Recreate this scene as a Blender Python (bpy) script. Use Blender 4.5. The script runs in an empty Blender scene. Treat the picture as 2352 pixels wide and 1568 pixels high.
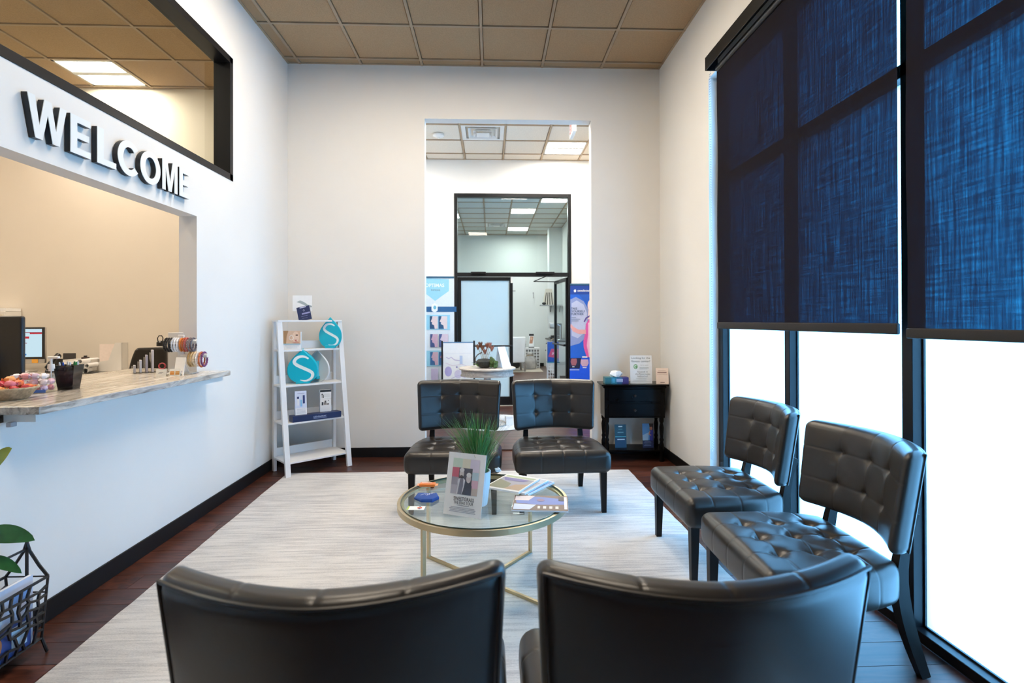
import bpy, math, random
from mathutils import Vector, Matrix
random.seed(7)
R = math.radians
PI = math.pi
scene = bpy.context.scene
col = scene.collection

# ------------------------------------------------------------------ camera
CAM_H = 1.368
cam_d = bpy.data.cameras.new('camera')
cam = bpy.data.objects.new('camera', cam_d)
col.objects.link(cam)
cam_d.sensor_fit = 'HORIZONTAL'
cam_d.sensor_width = 36.0
cam_d.lens = 1224.0 / 2352.0 * 36.0
cam_d.shift_y = -(784.0 - 732.2) / 2352.0
cam_d.clip_start = 0.05
yaw, pitch, roll = 0.03939, 0.00382, 0.00279
cam.matrix_world = (Matrix.Translation((0, 0, CAM_H)) @ Matrix.Rotation(-yaw, 4, 'Z')
                    @ Matrix.Rotation(PI / 2 + pitch, 4, 'X') @ Matrix.Rotation(-roll, 4, 'Z'))
cam_d.dof.use_dof = True
cam_d.dof.focus_distance = 3.2
cam_d.dof.aperture_fstop = 3.2
scene.camera = cam

# ------------------------------------------------------------------ world, exposure
SKY = (0.19, 0.55, 1.0)
SKY_STRENGTH = 14.0
world = bpy.data.worlds.new('sky')
scene.world = world
world.use_nodes = True
bg = world.node_tree.nodes['Background']
bg.inputs[0].default_value = (*SKY, 1)
bg.inputs[1].default_value = SKY_STRENGTH
LAMP = 56.0          # radiance of the ceiling panels
LAMP_COL = (1.0, 0.86, 0.69)
LAMP_COL_V = (1.0, 0.93, 0.84)
vs = scene.view_settings
vs.view_transform = 'Standard'
vs.look = 'None'
vs.exposure = 0.0
vs.gamma = 1.0
vs.use_curve_mapping = False
scene.cycles.use_denoising = True
scene.cycles.max_bounces = 10
scene.cycles.transparent_max_bounces = 16
scene.cycles.sample_clamp_indirect = 6.0

# ------------------------------------------------------------------ materials
MATS = {}
def srgb(*c):
    return tuple(((v / 255) / 12.92 if v / 255 <= 0.04045 else ((v / 255 + 0.055) / 1.055) ** 2.4) for v in c)

def mat(name, color=(0.8, 0.8, 0.8), rough=0.5, metal=0.0, spec=0.5, var=0.06, scale=8.0, bump=0.0, bscale=60.0,
        stretch=None, emit=None, estr=0.0, coat=0.0, rvar=0.0, col2=None, detail=4.0):
    if name in MATS:
        return MATS[name]
    m = bpy.data.materials.new(name)
    m.use_nodes = True
    nt = m.node_tree
    b = nt.nodes['Principled BSDF']
    b.inputs['Roughness'].default_value = rough
    b.inputs['Metallic'].default_value = metal
    b.inputs['Specular IOR Level'].default_value = spec
    b.inputs['Coat Weight'].default_value = coat
    tc = nt.nodes.new('ShaderNodeTexCoord')
    mp = nt.nodes.new('ShaderNodeMapping')
    nt.links.new(tc.outputs['Object'], mp.inputs[0])
    if stretch:
        mp.inputs['Scale'].default_value = stretch
    n = nt.nodes.new('ShaderNodeTexNoise')
    n.inputs['Scale'].default_value = scale
    n.inputs['Detail'].default_value = detail
    nt.links.new(mp.outputs[0], n.inputs['Vector'])
    rp = nt.nodes.new('ShaderNodeValToRGB')
    c1 = [max(0, v * (1 - var)) for v in color]
    c2 = col2 if col2 else [min(1, v * (1 + var)) for v in color]
    rp.color_ramp.elements[0].color = (*c1, 1)
    rp.color_ramp.elements[1].color = (*c2, 1)
    rp.color_ramp.elements[0].position = 0.3
    rp.color_ramp.elements[1].position = 0.7
    nt.links.new(n.outputs['Fac'], rp.inputs[0])
    nt.links.new(rp.outputs[0], b.inputs['Base Color'])
    if bump:
        n2 = nt.nodes.new('ShaderNodeTexNoise')
        n2.inputs['Scale'].default_value = bscale
        n2.inputs['Detail'].default_value = 3
        nt.links.new(mp.outputs[0], n2.inputs['Vector'])
        bp = nt.nodes.new('ShaderNodeBump')
        bp.inputs['Strength'].default_value = bump
        bp.inputs['Distance'].default_value = 0.004
        nt.links.new(n2.outputs['Fac'], bp.inputs['Height'])
        nt.links.new(bp.outputs[0], b.inputs['Normal'])
    if emit:
        b.inputs['Emission Color'].default_value = (*emit, 1)
        b.inputs['Emission Strength'].default_value = estr
    MATS[name] = m
    return m

def flat(color):
    k = 'print_%03d_%03d_%03d' % color
    return mat(k, srgb(*color), rough=0.45, var=0.03, scale=40)

def glass_mat(name, tint, ior=1.45, frost=0.0, tcol=None):
    if name in MATS:
        return MATS[name]
    m = bpy.data.materials.new(name)
    m.use_nodes = True
    nt = m.node_tree
    nt.nodes.remove(nt.nodes['Principled BSDF'])
    out = nt.nodes['Material Output']
    tr = nt.nodes.new('ShaderNodeBsdfTransparent')
    tr.inputs[0].default_value = (*tint, 1)
    base = tr.outputs[0]
    if frost > 0:
        tl = nt.nodes.new('ShaderNodeBsdfTranslucent')
        tl.inputs[0].default_value = (*(tcol or tint), 1)
        mx = nt.nodes.new('ShaderNodeMixShader')
        mx.inputs[0].default_value = frost
        nt.links.new(tr.outputs[0], mx.inputs[1])
        nt.links.new(tl.outputs[0], mx.inputs[2])
        base = mx.outputs[0]
    gl = nt.nodes.new('ShaderNodeBsdfGlossy')
    gl.inputs['Roughness'].default_value = 0.02 if frost == 0 else 0.3
    fr = nt.nodes.new('ShaderNodeFresnel')
    fr.inputs[0].default_value = ior
    mx2 = nt.nodes.new('ShaderNodeMixShader')
    ge = nt.nodes.new('ShaderNodeNewGeometry')
    iv = nt.nodes.new('ShaderNodeMath')
    iv.operation = 'SUBTRACT'
    iv.inputs[0].default_value = 1.0
    nt.links.new(ge.outputs['Backfacing'], iv.inputs[1])
    ml = nt.nodes.new('ShaderNodeMath')
    ml.operation = 'MULTIPLY'
    nt.links.new(fr.outputs[0], ml.inputs[0])
    nt.links.new(iv.outputs[0], ml.inputs[1])
    nt.links.new(ml.outputs[0], mx2.inputs[0])
    nt.links.new(base, mx2.inputs[1])
    nt.links.new(gl.outputs[0], mx2.inputs[2])
    nt.links.new(mx2.outputs[0], out.inputs[0])
    MATS[name] = m
    return m

def emis(name, color, strength):
    if name in MATS:
        return MATS[name]
    m = bpy.data.materials.new(name)
    m.use_nodes = True
    nt = m.node_tree
    nt.nodes.remove(nt.nodes['Principled BSDF'])
    e = nt.nodes.new('ShaderNodeEmission')
    e.inputs[0].default_value = (*color, 1)
    e.inputs[1].default_value = strength
    nt.links.new(e.outputs[0], nt.nodes['Material Output'].inputs[0])
    MATS[name] = m
    return m

M_wall = mat('wall_paint', (0.80, 0.775, 0.73), 0.75, var=0.012, scale=2.0, bump=0.05, bscale=300)
M_wall_rec = mat('reception_wall_paint', (0.76, 0.70, 0.61), 0.75, var=0.012, scale=2.0, bump=0.05, bscale=300)
M_black = mat('black_baseboard_vinyl', (0.008, 0.008, 0.009), 0.42, spec=0.2, var=0.15)
M_frame = mat('black_anodised_aluminium', (0.008, 0.008, 0.009), 0.34, spec=0.25, var=0.1)
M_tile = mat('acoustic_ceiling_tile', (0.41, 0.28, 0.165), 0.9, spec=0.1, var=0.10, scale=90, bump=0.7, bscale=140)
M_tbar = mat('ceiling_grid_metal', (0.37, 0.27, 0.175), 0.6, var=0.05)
M_leather = mat('black_leather', (0.020, 0.0165, 0.0138), 0.33, spec=0.5, var=0.08, scale=30, bump=0.05, bscale=420)
M_espresso = mat('espresso_wood', (0.007, 0.005, 0.004), 0.4, spec=0.2, var=0.3, scale=20, stretch=(1, 1, 0.1))
M_gold = mat('brushed_champagne_metal', (0.56, 0.46, 0.29), 0.34, metal=1.0, var=0.05)
M_white = mat('white_painted_wood', (0.82, 0.82, 0.82), 0.4, var=0.02)
M_paper = mat('white_paper', (0.92, 0.92, 0.92), 0.55, var=0.015, scale=30)
M_acryl = glass_mat('clear_acrylic', (0.99, 0.992, 0.992), 1.3)
M_glass = glass_mat('clear_glass', (0.93, 0.97, 0.955), 1.5)
M_tglass = glass_mat('tabletop_glass', (0.90, 0.955, 0.935), 1.5)
M_gedge = mat('glass_edge', (0.02, 0.05, 0.045), 0.1, var=0.1)
M_frost = glass_mat('frosted_window_film', (0.97, 0.98, 0.99), 1.3, frost=0.75)
M_frostdoor = glass_mat('frosted_door_film', (0.85, 0.92, 0.94), 1.3, frost=0.95, tcol=(0.86, 0.92, 0.94))
M_blk = mat('black_plastic', (0.012, 0.012, 0.013), 0.35, var=0.1)
M_navy = mat('navy_card', (0.012, 0.022, 0.09), 0.35, var=0.1)
M_teal = mat('teal_card', (0.0, 0.46, 0.60), 0.35, var=0.03)
M_leaf = mat('green_leaf', (0.03, 0.13, 0.03), 0.4, var=0.3, scale=20)
M_greyplastic = mat('grey_plastic', (0.35, 0.35, 0.36), 0.4)
M_whiteplastic = mat('white_plastic', (0.78, 0.76, 0.72), 0.35, var=0.02)
M_chrome = mat('satin_chrome', (0.6, 0.6, 0.62), 0.25, metal=1.0)
M_alu = mat('aluminium', (0.62, 0.61, 0.6), 0.3, metal=1.0)
M_kraft = mat('wicker', (0.45, 0.33, 0.20), 0.7, var=0.3, scale=60)

SHADE_K = (5.0, 3.0, 2.65)
def shade_material():
    m = bpy.data.materials.new('woven_solar_shade_fabric')
    m.use_nodes = True
    nt = m.node_tree
    nt.nodes.remove(nt.nodes['Principled BSDF'])
    out = nt.nodes['Material Output']
    tc = nt.nodes.new('ShaderNodeTexCoord')
    mp = nt.nodes.new('ShaderNodeMapping')
    mp.inputs['Scale'].default_value = (1, 1, 0.035)
    nt.links.new(tc.outputs['Object'], mp.inputs[0])
    n = nt.nodes.new('ShaderNodeTexNoise')
    n.inputs['Scale'].default_value = 95
    n.inputs['Detail'].default_value = 5
    n.inputs['Roughness'].default_value = 0.75
    nt.links.new(mp.outputs[0], n.inputs['Vector'])
    mp2 = nt.nodes.new('ShaderNodeMapping')
    mp2.inputs['Scale'].default_value = (1, 0.05, 1)
    nt.links.new(tc.outputs['Object'], mp2.inputs[0])
    n2 = nt.nodes.new('ShaderNodeTexNoise')
    n2.inputs['Scale'].default_value = 120
    n2.inputs['Detail'].default_value = 3
    nt.links.new(mp2.outputs[0], n2.inputs['Vector'])
    ad = nt.nodes.new('ShaderNodeMath')
    ad.operation = 'MULTIPLY_ADD'
    ad.inputs[1].default_value = 0.45
    nt.links.new(n2.outputs['Fac'], ad.inputs[0])
    nt.links.new(n.outputs['Fac'], ad.inputs[2])
    rp = nt.nodes.new('ShaderNodeValToRGB')
    rp.color_ramp.elements[0].position = 0.48
    rp.color_ramp.elements[0].color = (0.0001, 0.0004, 0.0008, 1)
    rp.color_ramp.elements[1].position = 0.95
    rp.color_ramp.elements[1].color = (0.0003, 0.0012, 0.0022, 1)
    nt.links.new(ad.outputs[0], rp.inputs[0])
    # woven screen: light let through falls off with the slant path through the cloth (Beer-Lambert)
    ge = nt.nodes.new('ShaderNodeNewGeometry')
    dt = nt.nodes.new('ShaderNodeVectorMath')
    dt.operation = 'DOT_PRODUCT'
    nt.links.new(ge.outputs['Incoming'], dt.inputs[0])
    nt.links.new(ge.outputs['Normal'], dt.inputs[1])
    ab = nt.nodes.new('ShaderNodeMath'); ab.operation = 'ABSOLUTE'
    nt.links.new(dt.outputs['Value'], ab.inputs[0])
    mxx = nt.nodes.new('ShaderNodeMath'); mxx.operation = 'MAXIMUM'; mxx.inputs[1].default_value = 0.05
    nt.links.new(ab.outputs[0], mxx.inputs[0])
    inv = nt.nodes.new('ShaderNodeMath'); inv.operation = 'DIVIDE'; inv.inputs[0].default_value = -1.0
    nt.links.new(mxx.outputs[0], inv.inputs[1])
    mr = nt.nodes.new('ShaderNodeMapRange')
    mr.inputs[1].default_value = 0.5; mr.inputs[2].default_value = 0.95
    mr.inputs[3].default_value = 1.32; mr.inputs[4].default_value = 0.70
    nt.links.new(ad.outputs[0], mr.inputs[0])
    cmb = nt.nodes.new('ShaderNodeCombineColor')
    for ch, kk in enumerate(SHADE_K):
        m1 = nt.nodes.new('ShaderNodeMath'); m1.operation = 'MULTIPLY'; m1.inputs[1].default_value = kk
        nt.links.new(mr.outputs[0], m1.inputs[0])
        m2 = nt.nodes.new('ShaderNodeMath'); m2.operation = 'MULTIPLY'
        nt.links.new(m1.outputs[0], m2.inputs[0]); nt.links.new(inv.outputs[0], m2.inputs[1])
        m3 = nt.nodes.new('ShaderNodeMath'); m3.operation = 'EXPONENT'
        nt.links.new(m2.outputs[0], m3.inputs[0])
        nt.links.new(m3.outputs[0], cmb.inputs[ch])
    tp_ = nt.nodes.new('ShaderNodeBsdfTransparent')
    nt.links.new(cmb.outputs[0], tp_.inputs[0])
    tl = nt.nodes.new('ShaderNodeBsdfTranslucent')
    nt.links.new(rp.outputs[0], tl.inputs[0])
    df = nt.nodes.new('ShaderNodeBsdfDiffuse')
    df.inputs[0].default_value = (0.018, 0.0145, 0.012, 1)
    a = nt.nodes.new('ShaderNodeAddShader')
    nt.links.new(tl.outputs[0], a.inputs[0])
    nt.links.new(df.outputs[0], a.inputs[1])
    a2 = nt.nodes.new('ShaderNodeAddShader')
    nt.links.new(a.outputs[0], a2.inputs[0])
    nt.links.new(tp_.outputs[0], a2.inputs[1])
    nt.links.new(a2.outputs[0], out.inputs[0])
    return m
M_shade = shade_material()

def plank_material():
    m = bpy.data.materials.new('dark_mahogany_plank')
    m.use_nodes = True
    nt = m.node_tree
    b = nt.nodes['Principled BSDF']
    b.inputs['Roughness'].default_value = 0.34
    b.inputs['Specular IOR Level'].default_value = 0.3
    tc = nt.nodes.new('ShaderNodeTexCoord')
    oi = nt.nodes.new('ShaderNodeObjectInfo')
    mp = nt.nodes.new('ShaderNodeMapping')
    mp.inputs['Scale'].default_value = (1.2, 16, 1)
    nt.links.new(tc.outputs['Object'], mp.inputs[0])
    cb = nt.nodes.new('ShaderNodeCombineXYZ')
    ml = nt.nodes.new('ShaderNodeMath')
    ml.operation = 'MULTIPLY'
    ml.inputs[1].default_value = 57.0
    nt.links.new(oi.outputs['Random'], ml.inputs[0])
    nt.links.new(ml.outputs[0], cb.inputs[2])
    nt.links.new(ml.outputs[0], cb.inputs[0])
    nt.links.new(cb.outputs[0], mp.inputs['Location'])
    n = nt.nodes.new('ShaderNodeTexNoise')
    n.inputs['Scale'].default_value = 2.5
    n.inputs['Detail'].default_value = 7
    n.inputs['Distortion'].default_value = 0.6
    nt.links.new(mp.outputs[0], n.inputs['Vector'])
    rp = nt.nodes.new('ShaderNodeValToRGB')
    e = rp.color_ramp.elements
    e[0].position = 0.30
    e[0].color = (0.020, 0.0058, 0.0035, 1)
    e[1].position = 0.72
    e[1].color = (0.115, 0.036, 0.0205, 1)
    nt.links.new(n.outputs['Fac'], rp.inputs[0])
    hv = nt.nodes.new('ShaderNodeHueSaturation')
    mr = nt.nodes.new('ShaderNodeMapRange')
    mr.inputs[3].default_value = 0.65
    mr.inputs[4].default_value = 1.35
    nt.links.new(oi.outputs['Random'], mr.inputs[0])
    nt.links.new(mr.outputs[0], hv.inputs['Value'])
    nt.links.new(rp.outputs[0], hv.inputs['Color'])
    nt.links.new(hv.outputs[0], b.inputs['Base Color'])
    return m
M_plank = plank_material()

def rug_material():
    m = bpy.data.materials.new('striated_ivory_grey_rug')
    m.use_nodes = True
    nt = m.node_tree
    b = nt.nodes['Principled BSDF']
    b.inputs['Roughness'].default_value = 0.95
    b.inputs['Specular IOR Level'].default_value = 0.1
    b.inputs['Sheen Weight'].default_value = 0.2
    tc = nt.nodes.new('ShaderNodeTexCoord')
    def noise(sc, scale, det, rough=0.6):
        mp = nt.nodes.new('ShaderNodeMapping')
        mp.inputs['Scale'].default_value = sc
        nt.links.new(tc.outputs['Object'], mp.inputs[0])
        n = nt.nodes.new('ShaderNodeTexNoise')
        n.inputs['Scale'].default_value = scale
        n.inputs['Detail'].default_value = det
        n.inputs['Roughness'].default_value = rough
        nt.links.new(mp.outputs[0], n.inputs['Vector'])
        return n.outputs['Fac']
    a = noise((0.9, 14, 1), 3.0, 5, 0.7)
    c = noise((1, 1, 1), 1.3, 2)
    d = noise((1, 2.2, 1), 130, 2)
    m1 = nt.nodes.new('ShaderNodeMath'); m1.operation = 'MULTIPLY_ADD'; m1.inputs[1].default_value = 0.45
    nt.links.new(c, m1.inputs[0]); nt.links.new(a, m1.inputs[2])
    m2 = nt.nodes.new('ShaderNodeMath'); m2.operation = 'MULTIPLY_ADD'; m2.inputs[1].default_value = 0.35
    nt.links.new(d, m2.inputs[0]); nt.links.new(m1.outputs[0], m2.inputs[2])
    rp = nt.nodes.new('ShaderNodeValToRGB')
    e = rp.color_ramp.elements
    e[0].position = 0.68; e[0].color = (0.36, 0.35, 0.35, 1)
    e[1].position = 0.98; e[1].color = (0.64, 0.615, 0.585, 1)
    nt.links.new(m2.outputs[0], rp.inputs[0])
    nt.links.new(rp.outputs[0], b.inputs['Base Color'])
    bp = nt.nodes.new('ShaderNodeBump')
    bp.inputs['Strength'].default_value = 0.6
    bp.inputs['Distance'].default_value = 0.006
    nt.links.new(m2.outputs[0], bp.inputs['Height'])
    nt.links.new(bp.outputs[0], b.inputs['Normal'])
    return m
M_rug = rug_material()

def granite_material():
    m = bpy.data.materials.new('veined_grey_granite')
    m.use_nodes = True
    nt = m.node_tree
    b = nt.nodes['Principled BSDF']
    b.inputs['Roughness'].default_value = 0.16
    tc = nt.nodes.new('ShaderNodeTexCoord')
    mp = nt.nodes.new('ShaderNodeMapping')
    mp.inputs['Rotation'].default_value = (0.5, 0.3, 0.35)
    mp.inputs['Scale'].default_value = (5.0, 0.9, 5.0)
    nt.links.new(tc.outputs['Object'], mp.inputs[0])
    n = nt.nodes.new('ShaderNodeTexNoise')
    n.inputs['Scale'].default_value = 5
    n.inputs['Detail'].default_value = 9
    n.inputs['Roughness'].default_value = 0.65
    n.inputs['Distortion'].default_value = 0.9
    nt.links.new(mp.outputs[0], n.inputs['Vector'])
    rp = nt.nodes.new('ShaderNodeValToRGB')
    e = rp.color_ramp.elements
    e[0].position = 0.30; e[0].color = (0.10, 0.095, 0.09, 1)
    e[1].position = 0.62; e[1].color = (0.66, 0.62, 0.56, 1)
    x = e.new(0.46); x.color = (0.42, 0.385, 0.34, 1)
    nt.links.new(n.outputs['Fac'], rp.inputs[0])
    nt.links.new(rp.outputs[0], b.inputs['Base Color'])
    return m
M_granite = granite_material()

# ------------------------------------------------------------------ mesh builder
class MB:
    def __init__(s):
        s.v = []; s.f = []; s.m = []; s.mats = []; s.cur = 0
    def use(s, m):
        if m not in s.mats:
            s.mats.append(m)
        s.cur = s.mats.index(m)
        return s
    def add(s, vs_, fs, M=None):
        o = len(s.v)
        for p in vs_:
            s.v.append(tuple(M @ Vector(p)) if M is not None else tuple(p))
        for f in fs:
            s.f.append(tuple(i + o for i in f)); s.m.append(s.cur)
        return s
    def box(s, x0, x1, y0, y1, z0, z1, M=None):
        v = [(x0, y0, z0), (x1, y0, z0), (x1, y1, z0), (x0, y1, z0), (x0, y0, z1), (x1, y0, z1), (x1, y1, z1), (x0, y1, z1)]
        return s.add(v, [(0, 3, 2, 1), (4, 5, 6, 7), (0, 1, 5, 4), (1, 2, 6, 5), (2, 3, 7, 6), (3, 0, 4, 7)], M)
    def rbox(s, x0, x1, y0, y1, z0, z1, r=0.004, seg=2, M=None, fn=None, xs=(), ys=(), zs=(), n=(1, 1, 1)):
        c = ((x0 + x1) / 2, (y0 + y1) / 2, (z0 + z1) / 2)
        h = ((x1 - x0) / 2, (y1 - y0) / 2, (z1 - z0) / 2)
        r = min(r, *[q * 0.999 for q in h])
        def axis(hh, extra, k):
            a = [-(hh - r) - r * math.tan(R(45) * t / seg) for t in range(seg, 0, -1)]
            L = hh - r
            base = [-L + 2 * L * i / k for i in range(k + 1)]
            base += [e for e in extra if abs(e) < L]
            base = sorted(set(round(b, 6) for b in base))
            out = []
            for b_ in base:
                if not out or b_ - out[-1] > 0.0012:
                    out.append(b_)
            return a + out + [-q for q in reversed(a)]
        A = (axis(h[0], xs, n[0]), axis(h[1], ys, n[1]), axis(h[2], zs, n[2]))
        idx = {}; V = []
        def vid(p, side):
            k = (round(p[0], 6), round(p[1], 6), round(p[2], 6))
            if k in idx:
                return idx[k]
            q = [max(-(h[i] - r), min(h[i] - r, p[i])) for i in range(3)]
            d = Vector([p[i] - q[i] for i in range(3)])
            if d.length > 1e-9:
                d = d.normalized() * r
            P = [q[i] + d[i] for i in range(3)]
            nrm = d.normalized() if d.length > 1e-9 else Vector((0, 0, 0))
            if fn:
                P = fn(P, nrm)
            idx[k] = len(V)
            V.append((P[0] + c[0], P[1] + c[1], P[2] + c[2]))
            return idx[k]
        F = []
        for ax in range(3):
            u, w = (ax + 1) % 3, (ax + 2) % 3
            for sg in (-1, 1):
                for i in range(len(A[u]) - 1):
                    for j in range(len(A[w]) - 1):
                        q = []
                        for (a_, b_) in ((i, j), (i + 1, j), (i + 1, j + 1), (i, j + 1)):
                            p = [0, 0, 0]
                            p[ax] = sg * h[ax]; p[u] = A[u][a_]; p[w] = A[w][b_]
                            q.append(vid(p, (ax, sg)))
                        F.append(tuple(q) if sg > 0 else tuple(reversed(q)))
        return s.add(V, F, M)
    def cyl(s, p0, p1, r0, r1=None, n=16, caps=True):
        r1 = r0 if r1 is None else r1
        p0 = Vector(p0); p1 = Vector(p1)
        d = (p1 - p0).normalized()
        a = d.orthogonal().normalized(); b = d.cross(a)
        V = []
        for p, r in ((p0, r0), (p1, r1)):
            for i in range(n):
                t = 2 * PI * i / n
                V.append(p + a * r * math.cos(t) + b * r * math.sin(t))
        F = [(i, (i + 1) % n, n + (i + 1) % n, n + i) for i in range(n)]
        if caps:
            F += [tuple(range(n - 1, -1, -1)), tuple(range(n, 2 * n))]
        return s.add(V, F)
    def lathe(s, prof, c=(0, 0, 0), n=28, fn=None):
        V = []; F = []
        for (r, z) in prof:
            for i in range(n):
                t = 2 * PI * i / n
                rr = fn(r, z, t) if fn else r
                V.append((c[0] + rr * math.cos(t), c[1] + rr * math.sin(t), c[2] + z))
        for k in range(len(prof) - 1):
            for i in range(n):
                j = (i + 1) % n
                F.append((k * n + i, k * n + j, (k + 1) * n + j, (k + 1) * n + i))
        closed = prof[0] == prof[-1]
        if prof[0][0] > 1e-6 and not closed:
            F.append(tuple(range(n - 1, -1, -1)))
        if prof[-1][0] > 1e-6 and not closed:
            F.append(tuple((len(prof) - 1) * n + i for i in range(n)))
        return s.add(V, F)
    def tube(s, path, r, n=8, closed=False, square=False, up=None, ry=None):
        P = [Vector(p) for p in path]
        L = len(P)
        if square:
            n = 4
        V = []; F = []
        a_prev = None
        for i, p in enumerate(P):
            q0 = P[i - 1] if (i > 0 or closed) else p
            q1 = P[(i + 1) % L] if (i < L - 1 or closed) else p
            d = (q1 - q0).normalized()
            if up is not None:
                a = Vector(up).cross(d)
                a = a.normalized() if a.length > 1e-4 else d.orthogonal().normalized()
            elif a_prev is None:
                a = d.orthogonal().normalized()
            else:
                a = (a_prev - d * a_prev.dot(d)).normalized()
            a_prev = a
            b = d.cross(a)
            rr = r(i / (L - 1)) if callable(r) else r
            for k in range(n):
                t = 2 * PI * (k + (0.5 if square else 0)) / n
                kk = math.sqrt(2) if square else 1
                V.append(p + a * rr * kk * math.cos(t) + b * (ry if ry else rr) * kk * math.sin(t))
        for i in range(L if closed else L - 1):
            for k in range(n):
                j = (i + 1) % L
                F.append((i * n + k, i * n + (k + 1) % n, j * n + (k + 1) % n, j * n + k))
        if not closed:
            F += [tuple(range(n - 1, -1, -1)), tuple((L - 1) * n + k for k in range(n))]
        return s.add(V, F)
    def prism(s, poly, y0, y1, M=None, side=None, face=None):
        n = len(poly)
        V = [(x, y0, z) for x, z in poly] + [(x, y1, z) for x, z in poly]
        c0 = s.cur
        if face is not None:
            s.use(face)
        s.add(V, [tuple(range(n)), tuple(range(2 * n - 1, n - 1, -1))], M)
        if side is not None:
            s.use(side)
        s.add(V, [(i, i + n, (i + 1) % n + n, (i + 1) % n) for i in range(n)], M)
        return s
    def ball(s, c, r, n=12, m=8, sc=(1, 1, 1), fn=None):
        prof = []
        V = []; F = []
        for j in range(m + 1):
            ph = PI * j / m
            for i in range(n):
                t = 2 * PI * i / n
                d = Vector((math.sin(ph) * math.cos(t), math.sin(ph) * math.sin(t), -math.cos(ph)))
                k = fn(d) if fn else 1.0
                V.append((c[0] + d.x * r * sc[0] * k, c[1] + d.y * r * sc[1] * k, c[2] + d.z * r * sc[2] * k))
        for j in range(m):
            for i in range(n):
                k = (i + 1) % n
                F.append((j * n + i, j * n + k, (j + 1) * n + k, (j + 1) * n + i))
        return s.add(V, F)
    def mesh(s, name, m=None, smooth=False):
        me = bpy.data.meshes.new(name)
        me.from_pydata(s.v, [], s.f)
        ms = s.mats if s.mats else [m]
        for x in ms:
            me.materials.append(x)
        if s.mats:
            me.polygons.foreach_set('material_index', s.m)
        if smooth:
            me.polygons.foreach_set('use_smooth', [True] * len(me.polygons))
            try:
                me.set_sharp_from_angle(angle=R(smooth if smooth is not True else 40))
            except Exception:
                pass
        me.update()
        return me
    def build(s, name, m=None, parent=None, smooth=False):
        return link(name, s.mesh(name, m, smooth), parent)

def link(name, data, parent=None):
    o = bpy.data.objects.new(name, data)
    col.objects.link(o)
    if parent is not None:
        o.parent = parent
    return o
def tag(o, label, cat, group=None):
    o['label'] = label; o['category'] = cat
    if group:
        o['group'] = group
    return o
def thing(name, label, cat, loc=(0, 0, 0), rz=0.0, group=None, rot=None):
    o = bpy.data.objects.new(name, None)
    o.empty_display_size = 0.1
    col.objects.link(o)
    o.location = loc
    o.rotation_euler = rot if rot else (0, 0, rz)
    return tag(o, label, cat, group)
def struct(o):
    o['kind'] = 'structure'
    return o
def dup(root, loc, rz=0.0, label=None, scale=None):
    r = root.copy(); col.objects.link(r)
    r.location = loc; r.rotation_euler = (0, 0, rz)
    if label: r['label'] = label
    if scale: r.scale = (scale,) * 3
    for ch in list(root.children):
        c = ch.copy(); col.objects.link(c); c.parent = r
        for g in list(ch.children):
            d = g.copy(); col.objects.link(d); d.parent = c
    return r

TXT = {}
def text_geo(s, bold=0.0):
    k = (s, bold)
    if k not in TXT:
        c = bpy.data.curves.new('t', 'FONT')
        c.body = s; c.size = 1.0; c.align_x = 'CENTER'; c.align_y = 'CENTER'; c.offset = bold; c.resolution_u = 3
        o = bpy.data.objects.new('t', c)
        col.objects.link(o)
        bpy.context.view_layer.update()
        dg = bpy.context.evaluated_depsgraph_get()
        me = bpy.data.meshes.new_from_object(o.evaluated_get(dg))
        V = [tuple(v.co) for v in me.vertices]; F = [tuple(p.vertices) for p in me.polygons]
        if V:
            x0 = min(v[0] for v in V); x1 = max(v[0] for v in V); y0 = min(v[1] for v in V); y1 = max(v[1] for v in V)
            V = [((v[0] - (x0 + x1) / 2), (v[1] - (y0 + y1) / 2)) for v in V]
        else:
            x0 = x1 = y0 = y1 = 0
        TXT[k] = (V, F, x1 - x0, y1 - y0)
        bpy.data.objects.remove(o); bpy.data.meshes.remove(me); bpy.data.curves.remove(c)
    return TXT[k]

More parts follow.
